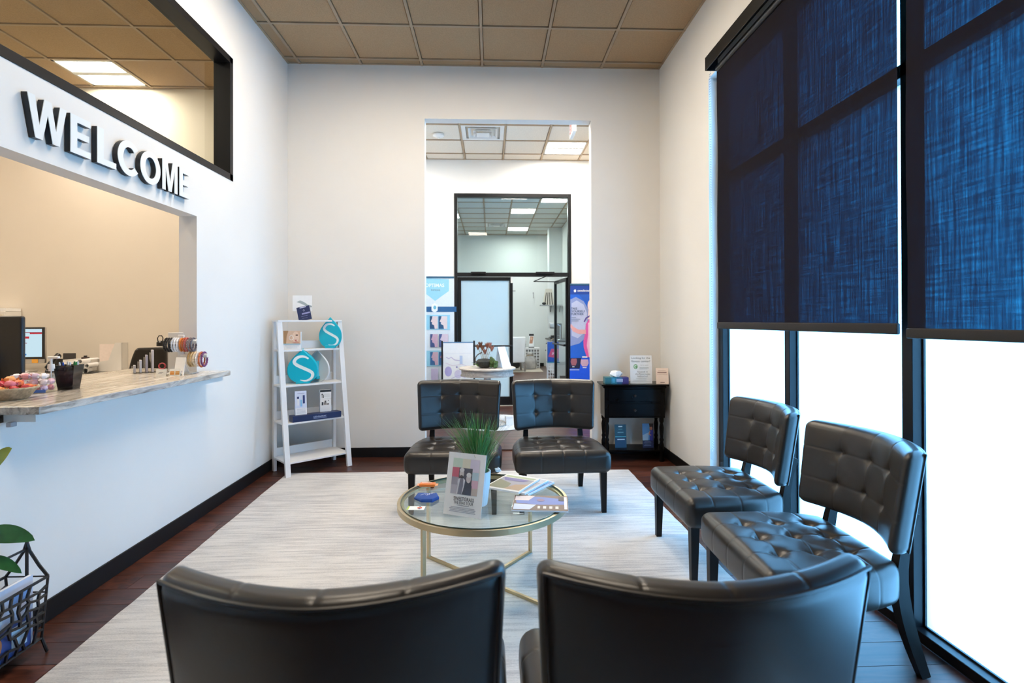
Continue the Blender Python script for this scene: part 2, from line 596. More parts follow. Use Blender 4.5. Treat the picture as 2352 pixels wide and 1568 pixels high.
def prints(parent, items, y=0.0, name='print', step=0.0004, curve=None):
    """Flat print laid on a face in the parent's XZ plane facing -Y."""
    mb = MB()
    for k, it in enumerate(items):
        yy = y - 0.0006 - step * k
        kind = it[0]
        if kind == 'r':
            _, x0, z0, x1, z1, c = it
            P = [(x0, z0), (x1, z0), (x1, z1), (x0, z1)]
            mb.use(flat(c)).add([(a, yy, b) for a, b in P], [(0, 1, 2, 3)])
        elif kind == 'p':
            _, P, c = it
            mb.use(flat(c)).add([(a, yy, b) for a, b in P], [tuple(range(len(P)))])
        elif kind == 'e':
            _, cx, cz, rx, rz, c = it
            P = [(cx + rx * math.cos(2 * PI * i / 20), cz + rz * math.sin(2 * PI * i / 20)) for i in range(20)]
            mb.use(flat(c)).add([(a, yy, b) for a, b in P], [tuple(range(20))])
        elif kind == 't':
            _, s, cx, cz, width, c = it[:6]
            height = it[6] if len(it) > 6 else None
            V, F, w, h = text_geo(s, it[7] if len(it) > 7 else 0.0)
            if w <= 0: continue
            sx = width / w
            sz = height / h if height else sx
            mb.use(flat(c)).add([(cx + a * sx, yy, cz + b * sz) for a, b in V], F)
        elif kind == 's':   # stroke along path
            _, path, wd, c = it
            V = []; F = []
            for i, (a, b) in enumerate(path):
                p0 = path[max(0, i - 1)]; p1 = path[min(len(path) - 1, i + 1)]
                d = Vector((p1[0] - p0[0], p1[1] - p0[1])).normalized()
                ww = wd(i / (len(path) - 1)) if callable(wd) else wd
                V += [(a - d.y * ww / 2, yy, b + d.x * ww / 2), (a + d.y * ww / 2, yy, b - d.x * ww / 2)]
            F = [(2 * i, 2 * i + 1, 2 * i + 3, 2 * i + 2) for i in range(len(path) - 1)]
            mb.use(flat(c)).add(V, F)
    if curve:
        mb.v = [curve(p) for p in mb.v]
    return mb.build(name, None, parent)
def textlines(x0, x1, z1, n, dz, c, h=None, seed=0, center=True):
    rr = random.Random(seed)
    out = []
    for i in range(n):
        w = (x1 - x0) * (0.75 + 0.25 * rr.random())
        cx = (x0 + x1) / 2 if center else x0 + w / 2
        zz = z1 - i * dz
        out.append(('r', cx - w / 2, zz - (h or dz * 0.45), cx + w / 2, zz, c))
    return out

# ================================================================== ROOM SHELL
XL, XR, D, C = -2.036, 1.744, 5.43, 3.962
TH = 0.121
YV = 8.57      # far wall of the vestibule with the storefront
Y3 = 16.1      # far wall of the room beyond
XB = -5.7      # far side of the reception
YB = -2.2      # wall behind the camera
YREC = 6.07

def wall(name, boxes, m):
    mb = MB()
    for b in boxes:
        mb.box(*b)
    return struct(mb.build(name, m))

OP_Y0, OP_Y1, OP_Z0, OP_Z1 = 1.75, 3.774, 0.985, 2.10
TR_Y0, TR_Y1, TR_Z0, TR_Z1 = 1.75, 4.29, 2.475, 3.445
wall('wall_left', [
    (XL - TH, XL, YB, OP_Y0, 0, C),
    (XL - TH, XL, OP_Y0, OP_Y1, 0, OP_Z0 - 0.035),
    (XL - TH, XL, OP_Y0, OP_Y1, OP_Z1, TR_Z0),
    (XL - TH, XL, OP_Y1, TR_Y1, 0, TR_Z0),
    (XL - TH, XL, OP_Y0, TR_Y1, TR_Z1, C),
    (XL - TH, XL, TR_Y1, D, 0, C)], M_wall)
DX0, DX1, DZ = -0.669, 1.032, 3.423
wall('wall_back', [
    (XL - TH, DX0, D, D + 0.12, 0, C),
    (DX0, DX1, D, D + 0.12, DZ, C),
    (DX1, XR + 0.2, D, D + 0.12, 0, C)], M_wall)
WIN_Y = 4.19
WIN_Z = 3.30
wall('wall_right', [
    (XR, XR + 0.2, WIN_Y, D, 0, C),
    (XR, XR + 0.2, 0.2, WIN_Y, WIN_Z, C),
    (XR, XR + 0.2, YB, 0.2, 0, C)], M_wall)
wall('wall_rear', [(XL - TH, XR + 0.2, YB - 0.12, YB, 0, C)], mat('rear_wall_dimming_tone', (0.12, 0.115, 0.11), 0.7, var=0.03))  # unseen wall given an invented dark tone to dim the near chair backs
wall('wall_reception', [
    (XB - 0.12, XB, 0.9, YREC, 0, C),
    (XB, XL - TH, 0.78, 0.9, 0, C),
    (XB - 0.12, XL - TH, YREC, YREC + 0.12, 0, C)], M_wall_rec)
# vestibule
M_wallv = mat('vestibule_wall_paint', (0.84, 0.825, 0.79), 0.7, var=0.012, scale=2.0)
wall('wall_vestibule_left', [(XL - TH, XL, D + 0.12, YV, 0, C)], M_wallv)
SF_X0, SF_X1, SF_Z = -0.587, 1.297, 3.415
wall('wall_vestibule_back', [
    (XL - TH, SF_X0, YV, YV + 0.12, 0, C),
    (SF_X0, SF_X1, YV, YV + 0.12, SF_Z, C),
    (SF_X1, XR + 0.2, YV, YV + 0.12, 0, C)], M_wallv)
VW0, VW1 = 5.95, 6.75
wall('wall_vestibule_right', [
    (XR, XR + 0.2, D + 0.12, VW0, 0, C), (XR, XR + 0.2, VW1, YV, 0, C),
    (XR, XR + 0.2, VW0, VW1, 3.3, C)], M_wallv)
# room beyond
M_wall3 = mat('far_room_wall_paint', (0.72, 0.75, 0.73), 0.7, var=0.012, scale=2.0)
wall('wall_far_left', [(-3.12, -3.0, YV + 0.12, Y3, 0, C)], M_wall3)
wall('wall_far_back', [(-3.12, 2.1, Y3, Y3 + 0.12, 0, C)], M_wall3)
wall('wall_far_right', [(1.98, 2.1, YV + 0.12, 9.6, 0, C), (1.98, 2.1, 9.6, 10.6, 3.3, C), (1.98, 2.1, 10.6, Y3, 0, C),
                        (1.62, 1.98, 14.75, 15.2, 0, C)], M_wall3)
wall('wall_far_front', [(-3.12, XL - TH, YV, YV + 0.12, 0, C)], M_wall3)

# floors -------------------------------------------------------------
floor = struct(MB().box(XL - TH, XR + 0.2, YB, D + 0.12, -0.10, -0.012).build('floor', M_plank))
floor_v = struct(MB().box(XL - TH, XR + 0.2, D + 0.12, YV + 0.12, -0.10, -0.012).build('floor_vestibule', M_plank))
M_floor3 = mat('far_wood_floor', (0.10, 0.045, 0.028), 0.3, var=0.5, scale=4, stretch=(1, 8, 1))
struct(MB().box(-3.12, 2.1, YV + 0.12, Y3, -0.10, 0).build('floor_far_room', M_floor3))
M_carpet = mat('reception_carpet', (0.20, 0.17, 0.14), 0.95, var=0.2, scale=200, bump=0.4)
struct(MB().box(XB, XL - TH, 0.9, YREC, -0.10, 0).build('floor_reception', M_carpet))
PW, PL = 0.152, 1.22
plank_mesh = MB().rbox(-PL / 2 + 0.0008, PL / 2 - 0.0008, -PW / 2 + 0.0008, PW / 2 - 0.0008, -0.0118, 0.0, r=0.0012, seg=1).mesh('plank', M_plank)
def lay_planks(parent, x0, x1, y0, y1, seed):
    rr = random.Random(seed)
    y = y1 - PW / 2; 
    while y - PW / 2 > y0 - 0.001:
        x = x0 - rr.random() * PL
        while x < x1 - 0.01:
            a, b = max(x, x0), min(x + PL, x1)
            if b - a > 0.04:
                o = link('plank', plank_mesh, parent)
                o.location = ((a + b) / 2, y, 0)
                o.scale = ((b - a) / PL, 1, 1)
            x += PL
        y -= PW
lay_planks(floor, XL, XR + 0.07, 0.25, D + 0.12, 3)
lay_planks(floor_v, XL, XR, D + 0.12, YV, 5)

# pavement outside the windows
M_pave = mat('concrete_pavement', (0.42, 0.42, 0.41), 0.8, var=0.1, scale=3)
struct(MB().box(XR + 0.2, 9.5, -6, 18, -0.2, -0.1).build('ground_pavement', M_pave))

# baseboards ---------------------------------------------------------
BBH = 0.098
struct(MB().rbox(XL, XL + 0.010, YB, D, 0, BBH, 0.003, 1).build('baseboard_left', M_black))
struct(MB().rbox(XL + 0.012, DX0, D - 0.010, D, 0, BBH, 0.003, 1).rbox(DX1, XR - 0.012, D - 0.010, D, 0, BBH, 0.003, 1).build('baseboard_back', M_black))
struct(MB().rbox(XR - 0.010, XR, WIN_Y, D, 0, BBH, 0.003, 1).build('baseboard_right', M_black))
struct(MB().rbox(XL + 0.012, SF_X0, YV - 0.01, YV, 0, BBH, 0.003, 1).rbox(SF_X1, XR - 0.012, YV - 0.01, YV, 0, BBH, 0.003, 1).build('baseboard_vestibule', M_black))
struct(MB().rbox(-2.9, 1.6, Y3 - 0.01, Y3, 0, BBH, 0.003, 1).build('baseboard_far', M_black))

# ceilings: slab, T-bars and individual tiles ------------------------
T = 0.61
tile_mesh = MB().rbox(-0.288, 0.288, -0.288, 0.288, -0.002, 0.012, r=0.004, seg=1).mesh('ceiling_tile', M_tile)
def ceiling(name, x0, x1, y0, y1, gx, gy, holes=(), vis_y0=None, mt=None, tile=None):
    slab = struct(MB().box(x0, x1, y0, y1, C + 0.02, C + 0.10).build(name, mt or M_tile))
    gx0 = gx - math.ceil((gx - x0) / T) * T
    gy0 = gy - math.ceil((gy - y0) / T) * T
    x = gx0
    while x < x1:
        if x > x0 + 0.005:
            MB().box(x - 0.012, x + 0.012, y0, y1, C - 0.006, C + 0.02).build('grid_bar', M_tbar, slab)
        x += T
    y = gy0
    while y < y1:
        if y > y0 + 0.005:
            MB().box(x0, x1, y - 0.012, y + 0.012, C - 0.0055, C + 0.02).build('grid_bar', M_tbar, slab)
        y += T
    fr = MB().box(x0, x0 + 0.02, y0, y1, C - 0.003, C + 0.02).box(x1 - 0.02, x1, y0, y1, C - 0.003, C + 0.02)
    fr.box(x0, x1, y1 - 0.02, y1, C - 0.003, C + 0.02).box(x0, x1, y0, y0 + 0.02, C - 0.003, C + 0.02)
    fr.build('wall_angle', M_tbar, slab)
    i = 0
    while gx0 + i * T < x1:
        j = 0
        while gy0 + j * T < y1:
            a, b = max(gx0 + i * T, x0), min(gx0 + (i + 1) * T, x1)
            c_, d = max(gy0 + j * T, y0), min(gy0 + (j + 1) * T, y1)
            cx, cy = (a + b) / 2, (c_ + d) / 2
            skip = any(h[0] - 0.05 < cx < h[1] + 0.05 and h[2] - 0.05 < cy < h[3] + 0.05 for h in holes)
            if not skip and b - a > 0.03 and d - c_ > 0.03:
                o = link('ceiling_tile', tile or tile_mesh, slab)
                o.location = (cx, cy, C + 0.006)
                o.scale = ((b - a) / T, (d - c_) / T, 1)
            j += 1
        i += 1
    return slab

def cell(gx, gy, i, j):
    return (gx + i * T, gx + (i + 1) * T, gy + j * T, gy + (j + 1) * T)
LGX, LGY = -1.912, 5.306
L_lights = [cell(LGX, LGY, i, j) for i, j in ((1, -3), (3, -3), (2, -7))]
RGX, RGY = -3.745, 5.41
R_lights = [cell(RGX, RGY, -1, 0), cell(RGX, RGY, 0, -4), cell(RGX, RGY, -2, -4)]
VGX, VGY = -0.41, 7.66
V_lights = [cell(VGX, VGY, 2, 0), cell(VGX, VGY, -2, -1), cell(VGX, VGY, 1, -3)]
V_vent = cell(VGX, VGY, 0, -1)
FGX, FGY = 0.46, 12.26
F_lights = [cell(FGX, FGY, 0, 0), cell(FGX, FGY, 0, 4), cell(FGX, FGY, 1, -2), cell(FGX, FGY, -3, 1), cell(FGX, FGY, -3, -4)]
F_vent = cell(FGX, FGY, -1, 3)
M_tile3 = mat('pale_ceiling_tile', (0.62, 0.63, 0.59), 0.9, spec=0.1, var=0.08, scale=90, bump=0.5, bscale=140)
tile3 = MB().rbox(-0.288, 0.288, -0.288, 0.288, -0.002, 0.012, r=0.004, seg=1).mesh('ceiling_tile', M_tile3)
ceiling('ceiling', XL, XR, YB, D, LGX, LGY, L_lights)
ceiling('ceiling_reception', XB, XL - TH, 0.9, YREC, RGX, RGY, R_lights)
M_tilev = mat('ceiling_tile_brightened', (0.80, 0.72, 0.61), 0.9, spec=0.1, var=0.08, scale=90, bump=0.5, bscale=140)  # waiting room tile lightened: the brighter vestibule light is put into its colour
tilev = MB().rbox(-0.288, 0.288, -0.288, 0.288, -0.002, 0.012, r=0.004, seg=1).mesh('ceiling_tile', M_tilev)
ceiling('ceiling_vestibule', XL, XR, D + 0.12, YV, VGX, VGY, V_lights + [V_vent], mt=M_tilev, tile=tilev)
ceiling('ceiling_far_room', -3.0, 1.98, YV + 0.12, Y3, FGX, FGY, F_lights + [F_vent], mt=M_tile3, tile=tile3)

M_lampL = emis('lamp_diffuser', LAMP_COL, LAMP)
M_lampV = emis('lamp_diffuser_vestibule', LAMP_COL_V, LAMP * 1.25)
M_lampF = emis('lamp_diffuser_far', (0.95, 1.0, 0.97), LAMP * 0.95)
M_lampR = emis('lamp_diffuser_reception', LAMP_COL, LAMP * 1.05)
M_trof = mat('white_enamel', (0.8, 0.8, 0.78), 0.4, var=0.02)
def troffer(c, lamp, label, group=None):
    cx, cy = (c[0] + c[1]) / 2, (c[2] + c[3]) / 2
    t = thing('ceiling_light', label, 'ceiling light', (cx, cy, C), group=group)
    h = 0.292
    f = MB()
    f.box(-h, h, -h, -h + 0.035, -0.004, 0.03).box(-h, h, h - 0.035, h, -0.004, 0.03)
    f.box(-h, -h + 0.02, -h, h, -0.004, 0.03).box(h - 0.02, h, -h, h, -0.004, 0.03).box(-h, h, -h, h, 0.02, 0.03)
    f.build('frame', M_trof, t)
    MB().box(-h, h, -0.035, 0.035, -0.006, 0.015).build('center_bar', M_trof, t)
    for s in (-1, 1):
        MB().box(-h + 0.02, h - 0.02, min(s * 0.035, s * (h - 0.035)), max(s * 0.035, s * (h - 0.035)), 0.002, 0.006).build('diffuser', lamp, t)
    return t
for c, lb in zip(L_lights, ('above the ladder shelf side of the far chairs', 'above the window side of the far chairs', 'above the near chairs')):
    troffer(c, M_lampL, 'square recessed waiting room ceiling light ' + lb, 'waiting room ceiling lights')
troffer(R_lights[0], M_lampR, 'bright square ceiling light seen through the window above WELCOME', 'reception ceiling lights')
for c, lb in zip(R_lights[1:], ('right behind the counter', 'far left behind the monitor')):
    troffer(c, M_lampR, 'square recessed reception ceiling light ' + lb, 'reception ceiling lights')
troffer(V_lights[0], M_lampV, 'bright square ceiling light in the vestibule, right of the air vent', 'vestibule ceiling light')
for c, lb in zip(V_lights[1:], ('left of the smoke detector, behind the wall', 'just inside the doorway, above its head')):
    troffer(c, M_lampV, 'square recessed vestibule ceiling light ' + lb, 'vestibule ceiling lights')
for k, c in enumerate(F_lights):
    troffer(c, M_lampF, ['bright ceiling light nearest the transom top in the far room', 'ceiling light right of the small vent in the far room',
            'ceiling light at the top right corner of the transom', 'ceiling light deep on the left of the far room', 'ceiling light near on the left of the far room'][k])

def vent(c, label):
    cx, cy = (c[0] + c[1]) / 2, (c[2] + c[3]) / 2
    t = thing('air_vent', label, 'air vent', (cx, cy, C))
    MB().box(-0.292, 0.292, -0.292, 0.292, 0.05, 0.06).build('backing', mat('vent_dark', (0.05, 0.045, 0.04), 0.8), t)
    def ring(h0, h1, z0, z1, nm):
        V = []; F = []
        for (h, z) in ((h0, z0), (h1, z1), (h1, z1 + 0.004), (h0, z0 + 0.004)):
            V += [(-h, -h, z), (h, -h, z), (h, h, z), (-h, h, z)]
        for k in range(4):
            for i in range(4):
                j = (i + 1) % 4; kk = (k + 1) % 4
                F.append((k * 4 + i, k * 4 + j, kk * 4 + j, kk * 4 + i))
        MB().add(V, F).build(nm, M_trof, t)
    ring(0.292, 0.235, -0.002, 0.0, 'frame')
    ring(0.20, 0.15, -0.012, 0.03, 'louver')
    ring(0.13, 0.09, -0.022, 0.02, 'louver')
    MB().add([(-0.085, -0.085, -0.03), (0.085, -0.085, -0.03), (0.085, 0.085, -0.03), (-0.085, 0.085, -0.03), (0, 0, 0.0)],
             [(0, 3, 2, 1), (0, 1, 4), (1, 2, 4), (2, 3, 4), (3, 0, 4)]).build('center_cone', M_trof, t)
vent(V_vent, 'square louvred air vent in the vestibule ceiling beside the smoke detector')
vent(F_vent, 'small louvred air vent in the far room ceiling seen through the transom')

sd = thing('smoke_detector', 'round white smoke detector on the vestibule ceiling', 'smoke detector', (-0.722, 7.42, C - 0.006))
MB().lathe([(0.0, -0.042), (0.03, -0.040), (0.055, -0.028), (0.078, -0.02), (0.078, 0.0)], n=24).build('body', M_trof, sd, True)
MB().lathe([(0.0, -0.052), (0.012, -0.05), (0.016, -0.04)], n=12).build('sensor', M_whiteplastic, sd, True)
ex = thing('exit_sign', 'white box exit sign hanging edge-on from the vestibule ceiling', 'exit sign', (1.045, 6.72, 3.72))
MB().rbox(-0.022, 0.022, -0.16, 0.16, 0, 0.2, 0.006).build('housing', M_trof, ex)
prints(MB().box(-0.003, 0.003, -0.003, 0.003, 0.2, 0.242).build('mount', M_trof, ex), [('t', 'EXIT', 0, 0.10, 0.2, (200, 60, 50), 0.11, 0.02)]) if False else None
e2 = MB()
V, F, w, h = text_geo('EXIT', 0.01)
e2.add([(-0.0228, -(a / w * 0.22), 0.1 + b / h * 0.12) for a, b in V], F)
e2.build('lettering', flat((205, 70, 55)), ex)
MB().box(-0.01, 0.01, -0.06, 0.06, 0.2, 0.242).build('mount', M_trof, ex)

# ------------------------------------------------------------------ windows of the right wall
FX0, FX1, GX = 1.815, 1.92, 1.872
SILL = 0.045
def window(name, yspans, z0, z1, ztrans, xoff=0.0, sill=True):
    w = bpy.data.objects.new(name, None); col.objects.link(w); struct(w)
    ys = []
    for (a, b) in yspans:
        MB().rbox(FX0 + xoff, FX1 + xoff, a, b, 0, z1, 0.003, 1).build('mullion', M_frame, w)
    ya, yb = min(a for a, b in yspans), max(b for a, b in yspans)
    MB().rbox(FX0 + xoff, FX1 + xoff, ya, yb, 0, z0, 0.003, 1).build('sill_rail', M_frame, w)
    MB().rbox(FX0 + xoff, FX1 + xoff, ya, yb, z1 - 0.06, z1, 0.003, 1).build('head_rail', M_frame, w)
    if ztrans:
        MB().rbox(FX0 + xoff, FX1 + xoff, ya, yb, ztrans - 0.03, ztrans + 0.03, 0.003, 1).build('cross_rail', M_frame, w)
    sp = sorted(yspans)
    for i in range(len(sp) - 1):
        y0, y1 = sp[i][1], sp[i + 1][0]
        segs = [(z0, ztrans - 0.03), (ztrans + 0.03, z1 - 0.06)] if ztrans else [(z0, z1 - 0.06)]
        for (a, b) in segs:
            MB().box(GX + xoff - 0.003, GX + xoff + 0.003, y0, y1, a, b).build('pane', M_frost, w)
            g = MB()
            for (p, q, r_, s_) in ((y0, y0 + 0.008, a, b), (y1 - 0.008, y1, a, b), (y0, y1, a, a + 0.008)):
                g.box(GX + xoff - 0.012, GX + xoff - 0.003, p, q, r_, s_)
            g.build('gasket', M_blk, w)
    return w
window('window_1', [(4.112, 4.162 + 0.03), (3.177, 3.232), (2.230, 2.290), (1.22, 1.28), (0.2, 0.26)], SILL, WIN_Z, 2.47)
window('window_2', [(VW0, VW0 + 0.05), (6.32, 6.36), (VW1 - 0.05, VW1)], SILL, 3.3, 2.47)
window('window_3', [(9.6, 9.65), (10.55, 10.6)], SILL, 3.3, None, xoff=0.2)

# roller shades ------------------------------------------------------
def roller_shade(label, y0, y1, zbar, zbt, valance, chain):
    t = thing('roller_shade', label, 'roller shade', (1.72, (y0 + y1) / 2, zbar), group=None)
    h = (y1 - y0) / 2
    # fabric: slightly wavy sheet with thickness
    top = 3.30 - zbar
    V = []; F = []
    nz, ny = 24, 14
    for sx in (-0.0006, 0.0006):
        for i in range(nz + 1):
            for j in range(ny + 1):
                yy = -h + 2 * h * j / ny
                zz = 0.03 + (top - 0.03) * i / nz
                V.append((sx + 0.003 * math.sin(i * 0.5) * math.sin(j * 0.6), yy, zz))
    N = (nz + 1) * (ny + 1)
    for i in range(nz):
        for j in range(ny):
            a = i * (ny + 1) + j
            F.append((a, a + ny + 1, a + ny + 2, a + 1))
    MB().add(V[:N], F).build('fabric', M_shade, t, True)
    MB().rbox(-0.009, 0.009, -h, h, 0, zbt, 0.006, 2).build('hem_bar', mat('shade_hem', (0.012, 0.009, 0.008), 0.7, var=0.2, scale=200), t, True)
    MB().cyl((-0.0, -h + 0.02, top - 0.03), (-0.0, h - 0.02, top - 0.03), 0.025, n=16).build('roller_tube', M_blk, t, True)
    if chain:
        cx = 0.008
        ch = MB()
        for k in range(2):
            yy = h + 0.085 + k * 0.055
            p0, p1 = (-0.015 + k * 0.015, yy, top), (-0.01 + k * 0.03, yy, -0.95)
            ch.cyl(p0, p1, 0.0016, n=6)
        n = 150
        bead = MB()
        for k in range(2):
            yy = h + 0.085 + k * 0.055
            for i in range(n):
                z = top + (-0.95 - top) * i / n
                f_ = i / n
                bead.ball((-0.015 + k * 0.015 + f_ * (0.005 + k * 0.015), yy, z), 0.0034, 6, 4)
        ch.build('chain_cord', M_whiteplastic, t)
        o = bead.build('chain_beads', M_greyplastic, t, True)
        o['kind'] = 'stuff'
        MB().rbox(-0.012, 0.014, h + 0.06, h + 0.13, -1.02, -0.94, 0.01, 2).build('chain_tensioner', M_acryl, t, True)
    return t
roller_shade('dark woven roller shade on the left, over the narrow and middle panes', 2.184, 3.975, 1.306, 0.048, True, True)
roller_shade('dark woven roller shade at the right edge of the picture, lit bright blue', 0.35, 2.137, 1.292, 0.042, True, False)
va = thing('shade_valance', 'long black valance box above the roller shades', 'valance', (1.70, 1.9, 3.28))
MB().rbox(-0.055, -0.047, -2.3, 2.12, 0, 0.10, 0.002, 1).build('fascia', M_frame, va)
MB().box(-0.047, 0.043, -2.3, 2.12, 0.092, 0.10).build('top_cover', M_frame, va)
MB().rbox(-0.055, 0.043, 2.112, 2.12, 0, 0.10, 0.002, 1).build('end_cap', M_frame, va)

# ------------------------------------------------------------------ transom over the pass-through, WELCOME letters
tw = bpy.data.objects.new('window_4', None); col.objects.link(tw); struct(tw)
fw = 0.05
for nm, b in (('frame_rail', (XL - TH - 0.002, XL + 0.004, TR_Y0, TR_Y1, TR_Z0, TR_Z0 + fw)), ('frame_rail', (XL - TH - 0.002, XL + 0.004, TR_Y0, TR_Y1, TR_Z1 - fw, TR_Z1)),
              ('frame_stile', (XL - TH - 0.002, XL + 0.004, TR_Y1 - fw, TR_Y1, TR_Z0, TR_Z1)), ('frame_stile', (XL - TH - 0.002, XL + 0.004, TR_Y0, TR_Y0 + fw, TR_Z0, TR_Z1))):
    MB().rbox(*b, 0.002, 1).build(nm, M_frame, tw)
MB().box(XL - 0.1, XL - 0.094, TR_Y0 + fw, TR_Y1 - fw, TR_Z0 + fw, TR_Z1 - fw).build('pane', M_glass, tw)

def arc(cx, cz, rx, rz, a0, a1, n=24):
    return [(cx + rx * math.cos(R(a0 + (a1 - a0) * i / n)), cz + rz * math.sin(R(a0 + (a1 - a0) * i / n))) for i in range(n + 1)]
M_lface = mat('letter_face_white', (0.80, 0.83, 0.82), 0.35, var=0.01)
M_lside = mat('letter_side_black', (0.008, 0.008, 0.009), 0.4)
H_ = 1.0; S_ = 0.21
LET = {
 'W': ([[(0, 1), (0.24, 0), (0.46, 0), (0.62, 0.66), (0.78, 0), (1.0, 0), (1.24, 1), (1.02, 1), (0.885, 0.33), (0.73, 1), (0.51, 1), (0.355, 0.33), (0.22, 1)]], 1.24),
 'E': ([[(0, 0), (0.66, 0), (0.66, 0.17), (0.21, 0.17), (0.21, 0.42), (0.6, 0.42), (0.6, 0.59), (0.21, 0.59), (0.21, 0.83), (0.65, 0.83), (0.65, 1), (0, 1)]], 0.68),
 'L': ([[(0, 0), (0.64, 0), (0.64, 0.17), (0.21, 0.17), (0.21, 1), (0, 1)]], 0.64),
 'M': ([[(0, 0), (0.19, 0), (0.19, 0.74), (0.37, 0), (0.56, 0), (0.74, 0.74), (0.74, 0), (0.93, 0), (0.93, 1), (0.63, 1), (0.465, 0.33), (0.3, 1), (0, 1)]], 0.93),
}
def ring_letter(a0, a1, rx=0.46, rz=0.52, t=0.205):
    return arc(rx, 0.5, rx, rz, a0, a1, 40) + arc(rx, 0.5, rx - t, rz - t * 0.86, a1, a0, 40)
def letter(ch, y, z, h, wid, depth=0.03):
    """letter on the left wall reading towards +Y, facing +X"""
    t = thing('sign_letter', {'W': 'white faced letter W with black sides, first of the WELCOME sign',
                              'E1': 'white faced first letter E with black sides, between W and L of WELCOME',
                              'L': 'white faced letter L with black sides of the WELCOME sign', 'C': 'white faced letter C with black sides of the WELCOME sign',
                              'O': 'white faced letter O with black sides of the WELCOME sign', 'M': 'white faced letter M with black sides of the WELCOME sign',
                              'E2': 'white faced last letter E with black sides ending the WELCOME sign'}[ch], 'sign letter', (XL, y, z), group='WELCOME sign letters')
    c = ch[0]
    face = MB(); side = MB()
    if c in LET:
        polys, w = LET[c]
        P = polys[0]
        sx = wid / w
        for mb_, x0, x1 in ((side, 0.004, depth), (face, depth, depth + 0.003)):
            n = len(P)
            V = [(x0, p[0] * sx, p[1] * h) for p in P] + [(x1, p[0] * sx, p[1] * h) for p in P]
            mb_.add(V, [tuple(reversed(range(n))), tuple(range(n, 2 * n))] + [(i, (i + 1) % n, (i + 1) % n + n, i + n) for i in range(n)])
    else:
        if c == 'C':
            a0, a1, w = 42, 318, 0.88
        else:
            a0, a1, w = 0, 360, 0.94
        n = 40
        sx = wid / w
        for mb_, x0, x1 in ((side, 0.004, depth), (face, depth, depth + 0.003)):
            o = arc(0.47, 0.5, 0.47, 0.52, a0, a1, n); i_ = arc(0.47, 0.5, 0.47 - 0.21, 0.52 - 0.185, a0, a1, n)
            V = []
            for k in range(n + 1):
                V += [(x0, o[k][0] * sx, o[k][1] * h), (x1, o[k][0] * sx, o[k][1] * h), (x1, i_[k][0] * sx, i_[k][1] * h), (x0, i_[k][0] * sx, i_[k][1] * h)]
            F = []
            for k in range(n):
                for q in range(4):
                    F.append((k * 4 + q, k * 4 + (q + 1) % 4, (k + 1) * 4 + (q + 1) % 4, (k + 1) * 4 + q))
            if c == 'C':
                F += [(0, 1, 2, 3), (n * 4 + 3, n * 4 + 2, n * 4 + 1, n * 4)]
            mb_.add(V, F)
    side.build('side', M_lside, t)
    face.build('face', M_lface, t)
# (start Y, width) along the wall
for ch, y, wd in (('W', 2.400, 0.225), ('E1', 2.650, 0.140), ('L', 2.832, 0.145), ('C', 2.99, 0.185), ('O', 3.185, 0.195), ('M', 3.40, 0.165), ('E2', 3.588, 0.125)):
    letter(ch, 2.385 + (y - 2.40) * 0.949, 2.183, 0.185, wd * 0.949)

# ------------------------------------------------------------------ reception counter
CT = 1.02
ct = thing('granite_counter', 'veined grey granite reception counter with overhang in the pass-through', 'counter', (XL, 3.0, CT))
def loc(o, *a):
    return a
mb = MB()
L0 = (XL, 3.0, CT)
mb.rbox(-2.70 - XL, -2.03 - XL, 1.76 - 3.0, 3.768 - 3.0, -0.034, 0, 0.004, 2)
mb.rbox(-2.70 - XL, XL - TH - 0.004 - XL, 3.768 - 3.0, 4.12 - 3.0, -0.034, 0, 0.004, 2)
mb.rbox(-2.03 - XL, -1.862 - XL, 2.275 - 3.0, 3.89 - 3.0, -0.034, 0, 0.004, 2)
mb.build('slab', M_granite, ct)
MB().box(0.004, 0.134, 2.305 - 3.0, 3.86 - 3.0, -0.068, -0.034).build('support_ledge', M_wall, ct)
MB().box(-2.66 - XL, XL - TH - 0.004 - XL, 1.9 - 3.0, 4.1 - 3.0, -CT + 0.002, -0.034).build('inner_panel', M_wall_rec, ct)
MB().rbox(0.035, 0.055, 2.28 - 3.0, 2.31 - 3.0, -0.085, -0.066, 0.002, 1).build('clip', M_greyplastic, ct)

dk = thing('back_desk', 'low granite topped work desk along the reception end wall', 'desk', (-4.1, 5.75, 0))
MB().rbox(-1.5, 1.3, -0.29, 0.31, 0.82, 0.855, 0.003, 1).build('slab', M_granite, dk)
MB().box(-1.48, 1.28, -0.25, 0.30, 0.0, 0.82).build('base_cabinet', M_wall_rec, dk)

# things on the counter ----------------------------------------------
def monitor(name, label, loc_, rz, w, h, z0, screen=None, back=M_blk):
    t = thing(name, label, 'monitor', loc_, rz)
    bz = MB().rbox(-w / 2, w / 2, -0.012, 0.018, z0, z0 + h, 0.012, 3).build('housing', back, t, 60)
    MB().tube([(0, 0.02, z0 + h * 0.5), (0, 0.06, z0 + h * 0.35), (0, 0.07, 0.01)], 0.035, square=True, up=(1, 0, 0), ry=0.006).build('stand_neck', M_alu, t)
    MB().rbox(-0.11, 0.11, -0.05, 0.13, 0, 0.01, 0.005, 2).build('stand_foot', M_alu, t)
    return t
m1 = monitor('desktop_monitor', 'large dark monitor seen from behind at the left edge of the counter', (-2.60, 2.9, 0.99), PI, 0.30, 0.36, 0.022)
m1.location.z = CT
m2 = monitor('computer_screen', 'lit computer screen showing a web page on the back desk', (-4.86, 5.66, 0.855), R(6), 0.54, 0.375, 0.09, back=M_alu)
MB().box(-0.268, 0.268, -0.0145, -0.012, 0.135, 0.462).build('bezel', M_blk, m2)
def em_flat(name, c, s=1.0):
    return emis('screen_' + name, srgb(*c), s)
sc = MB()
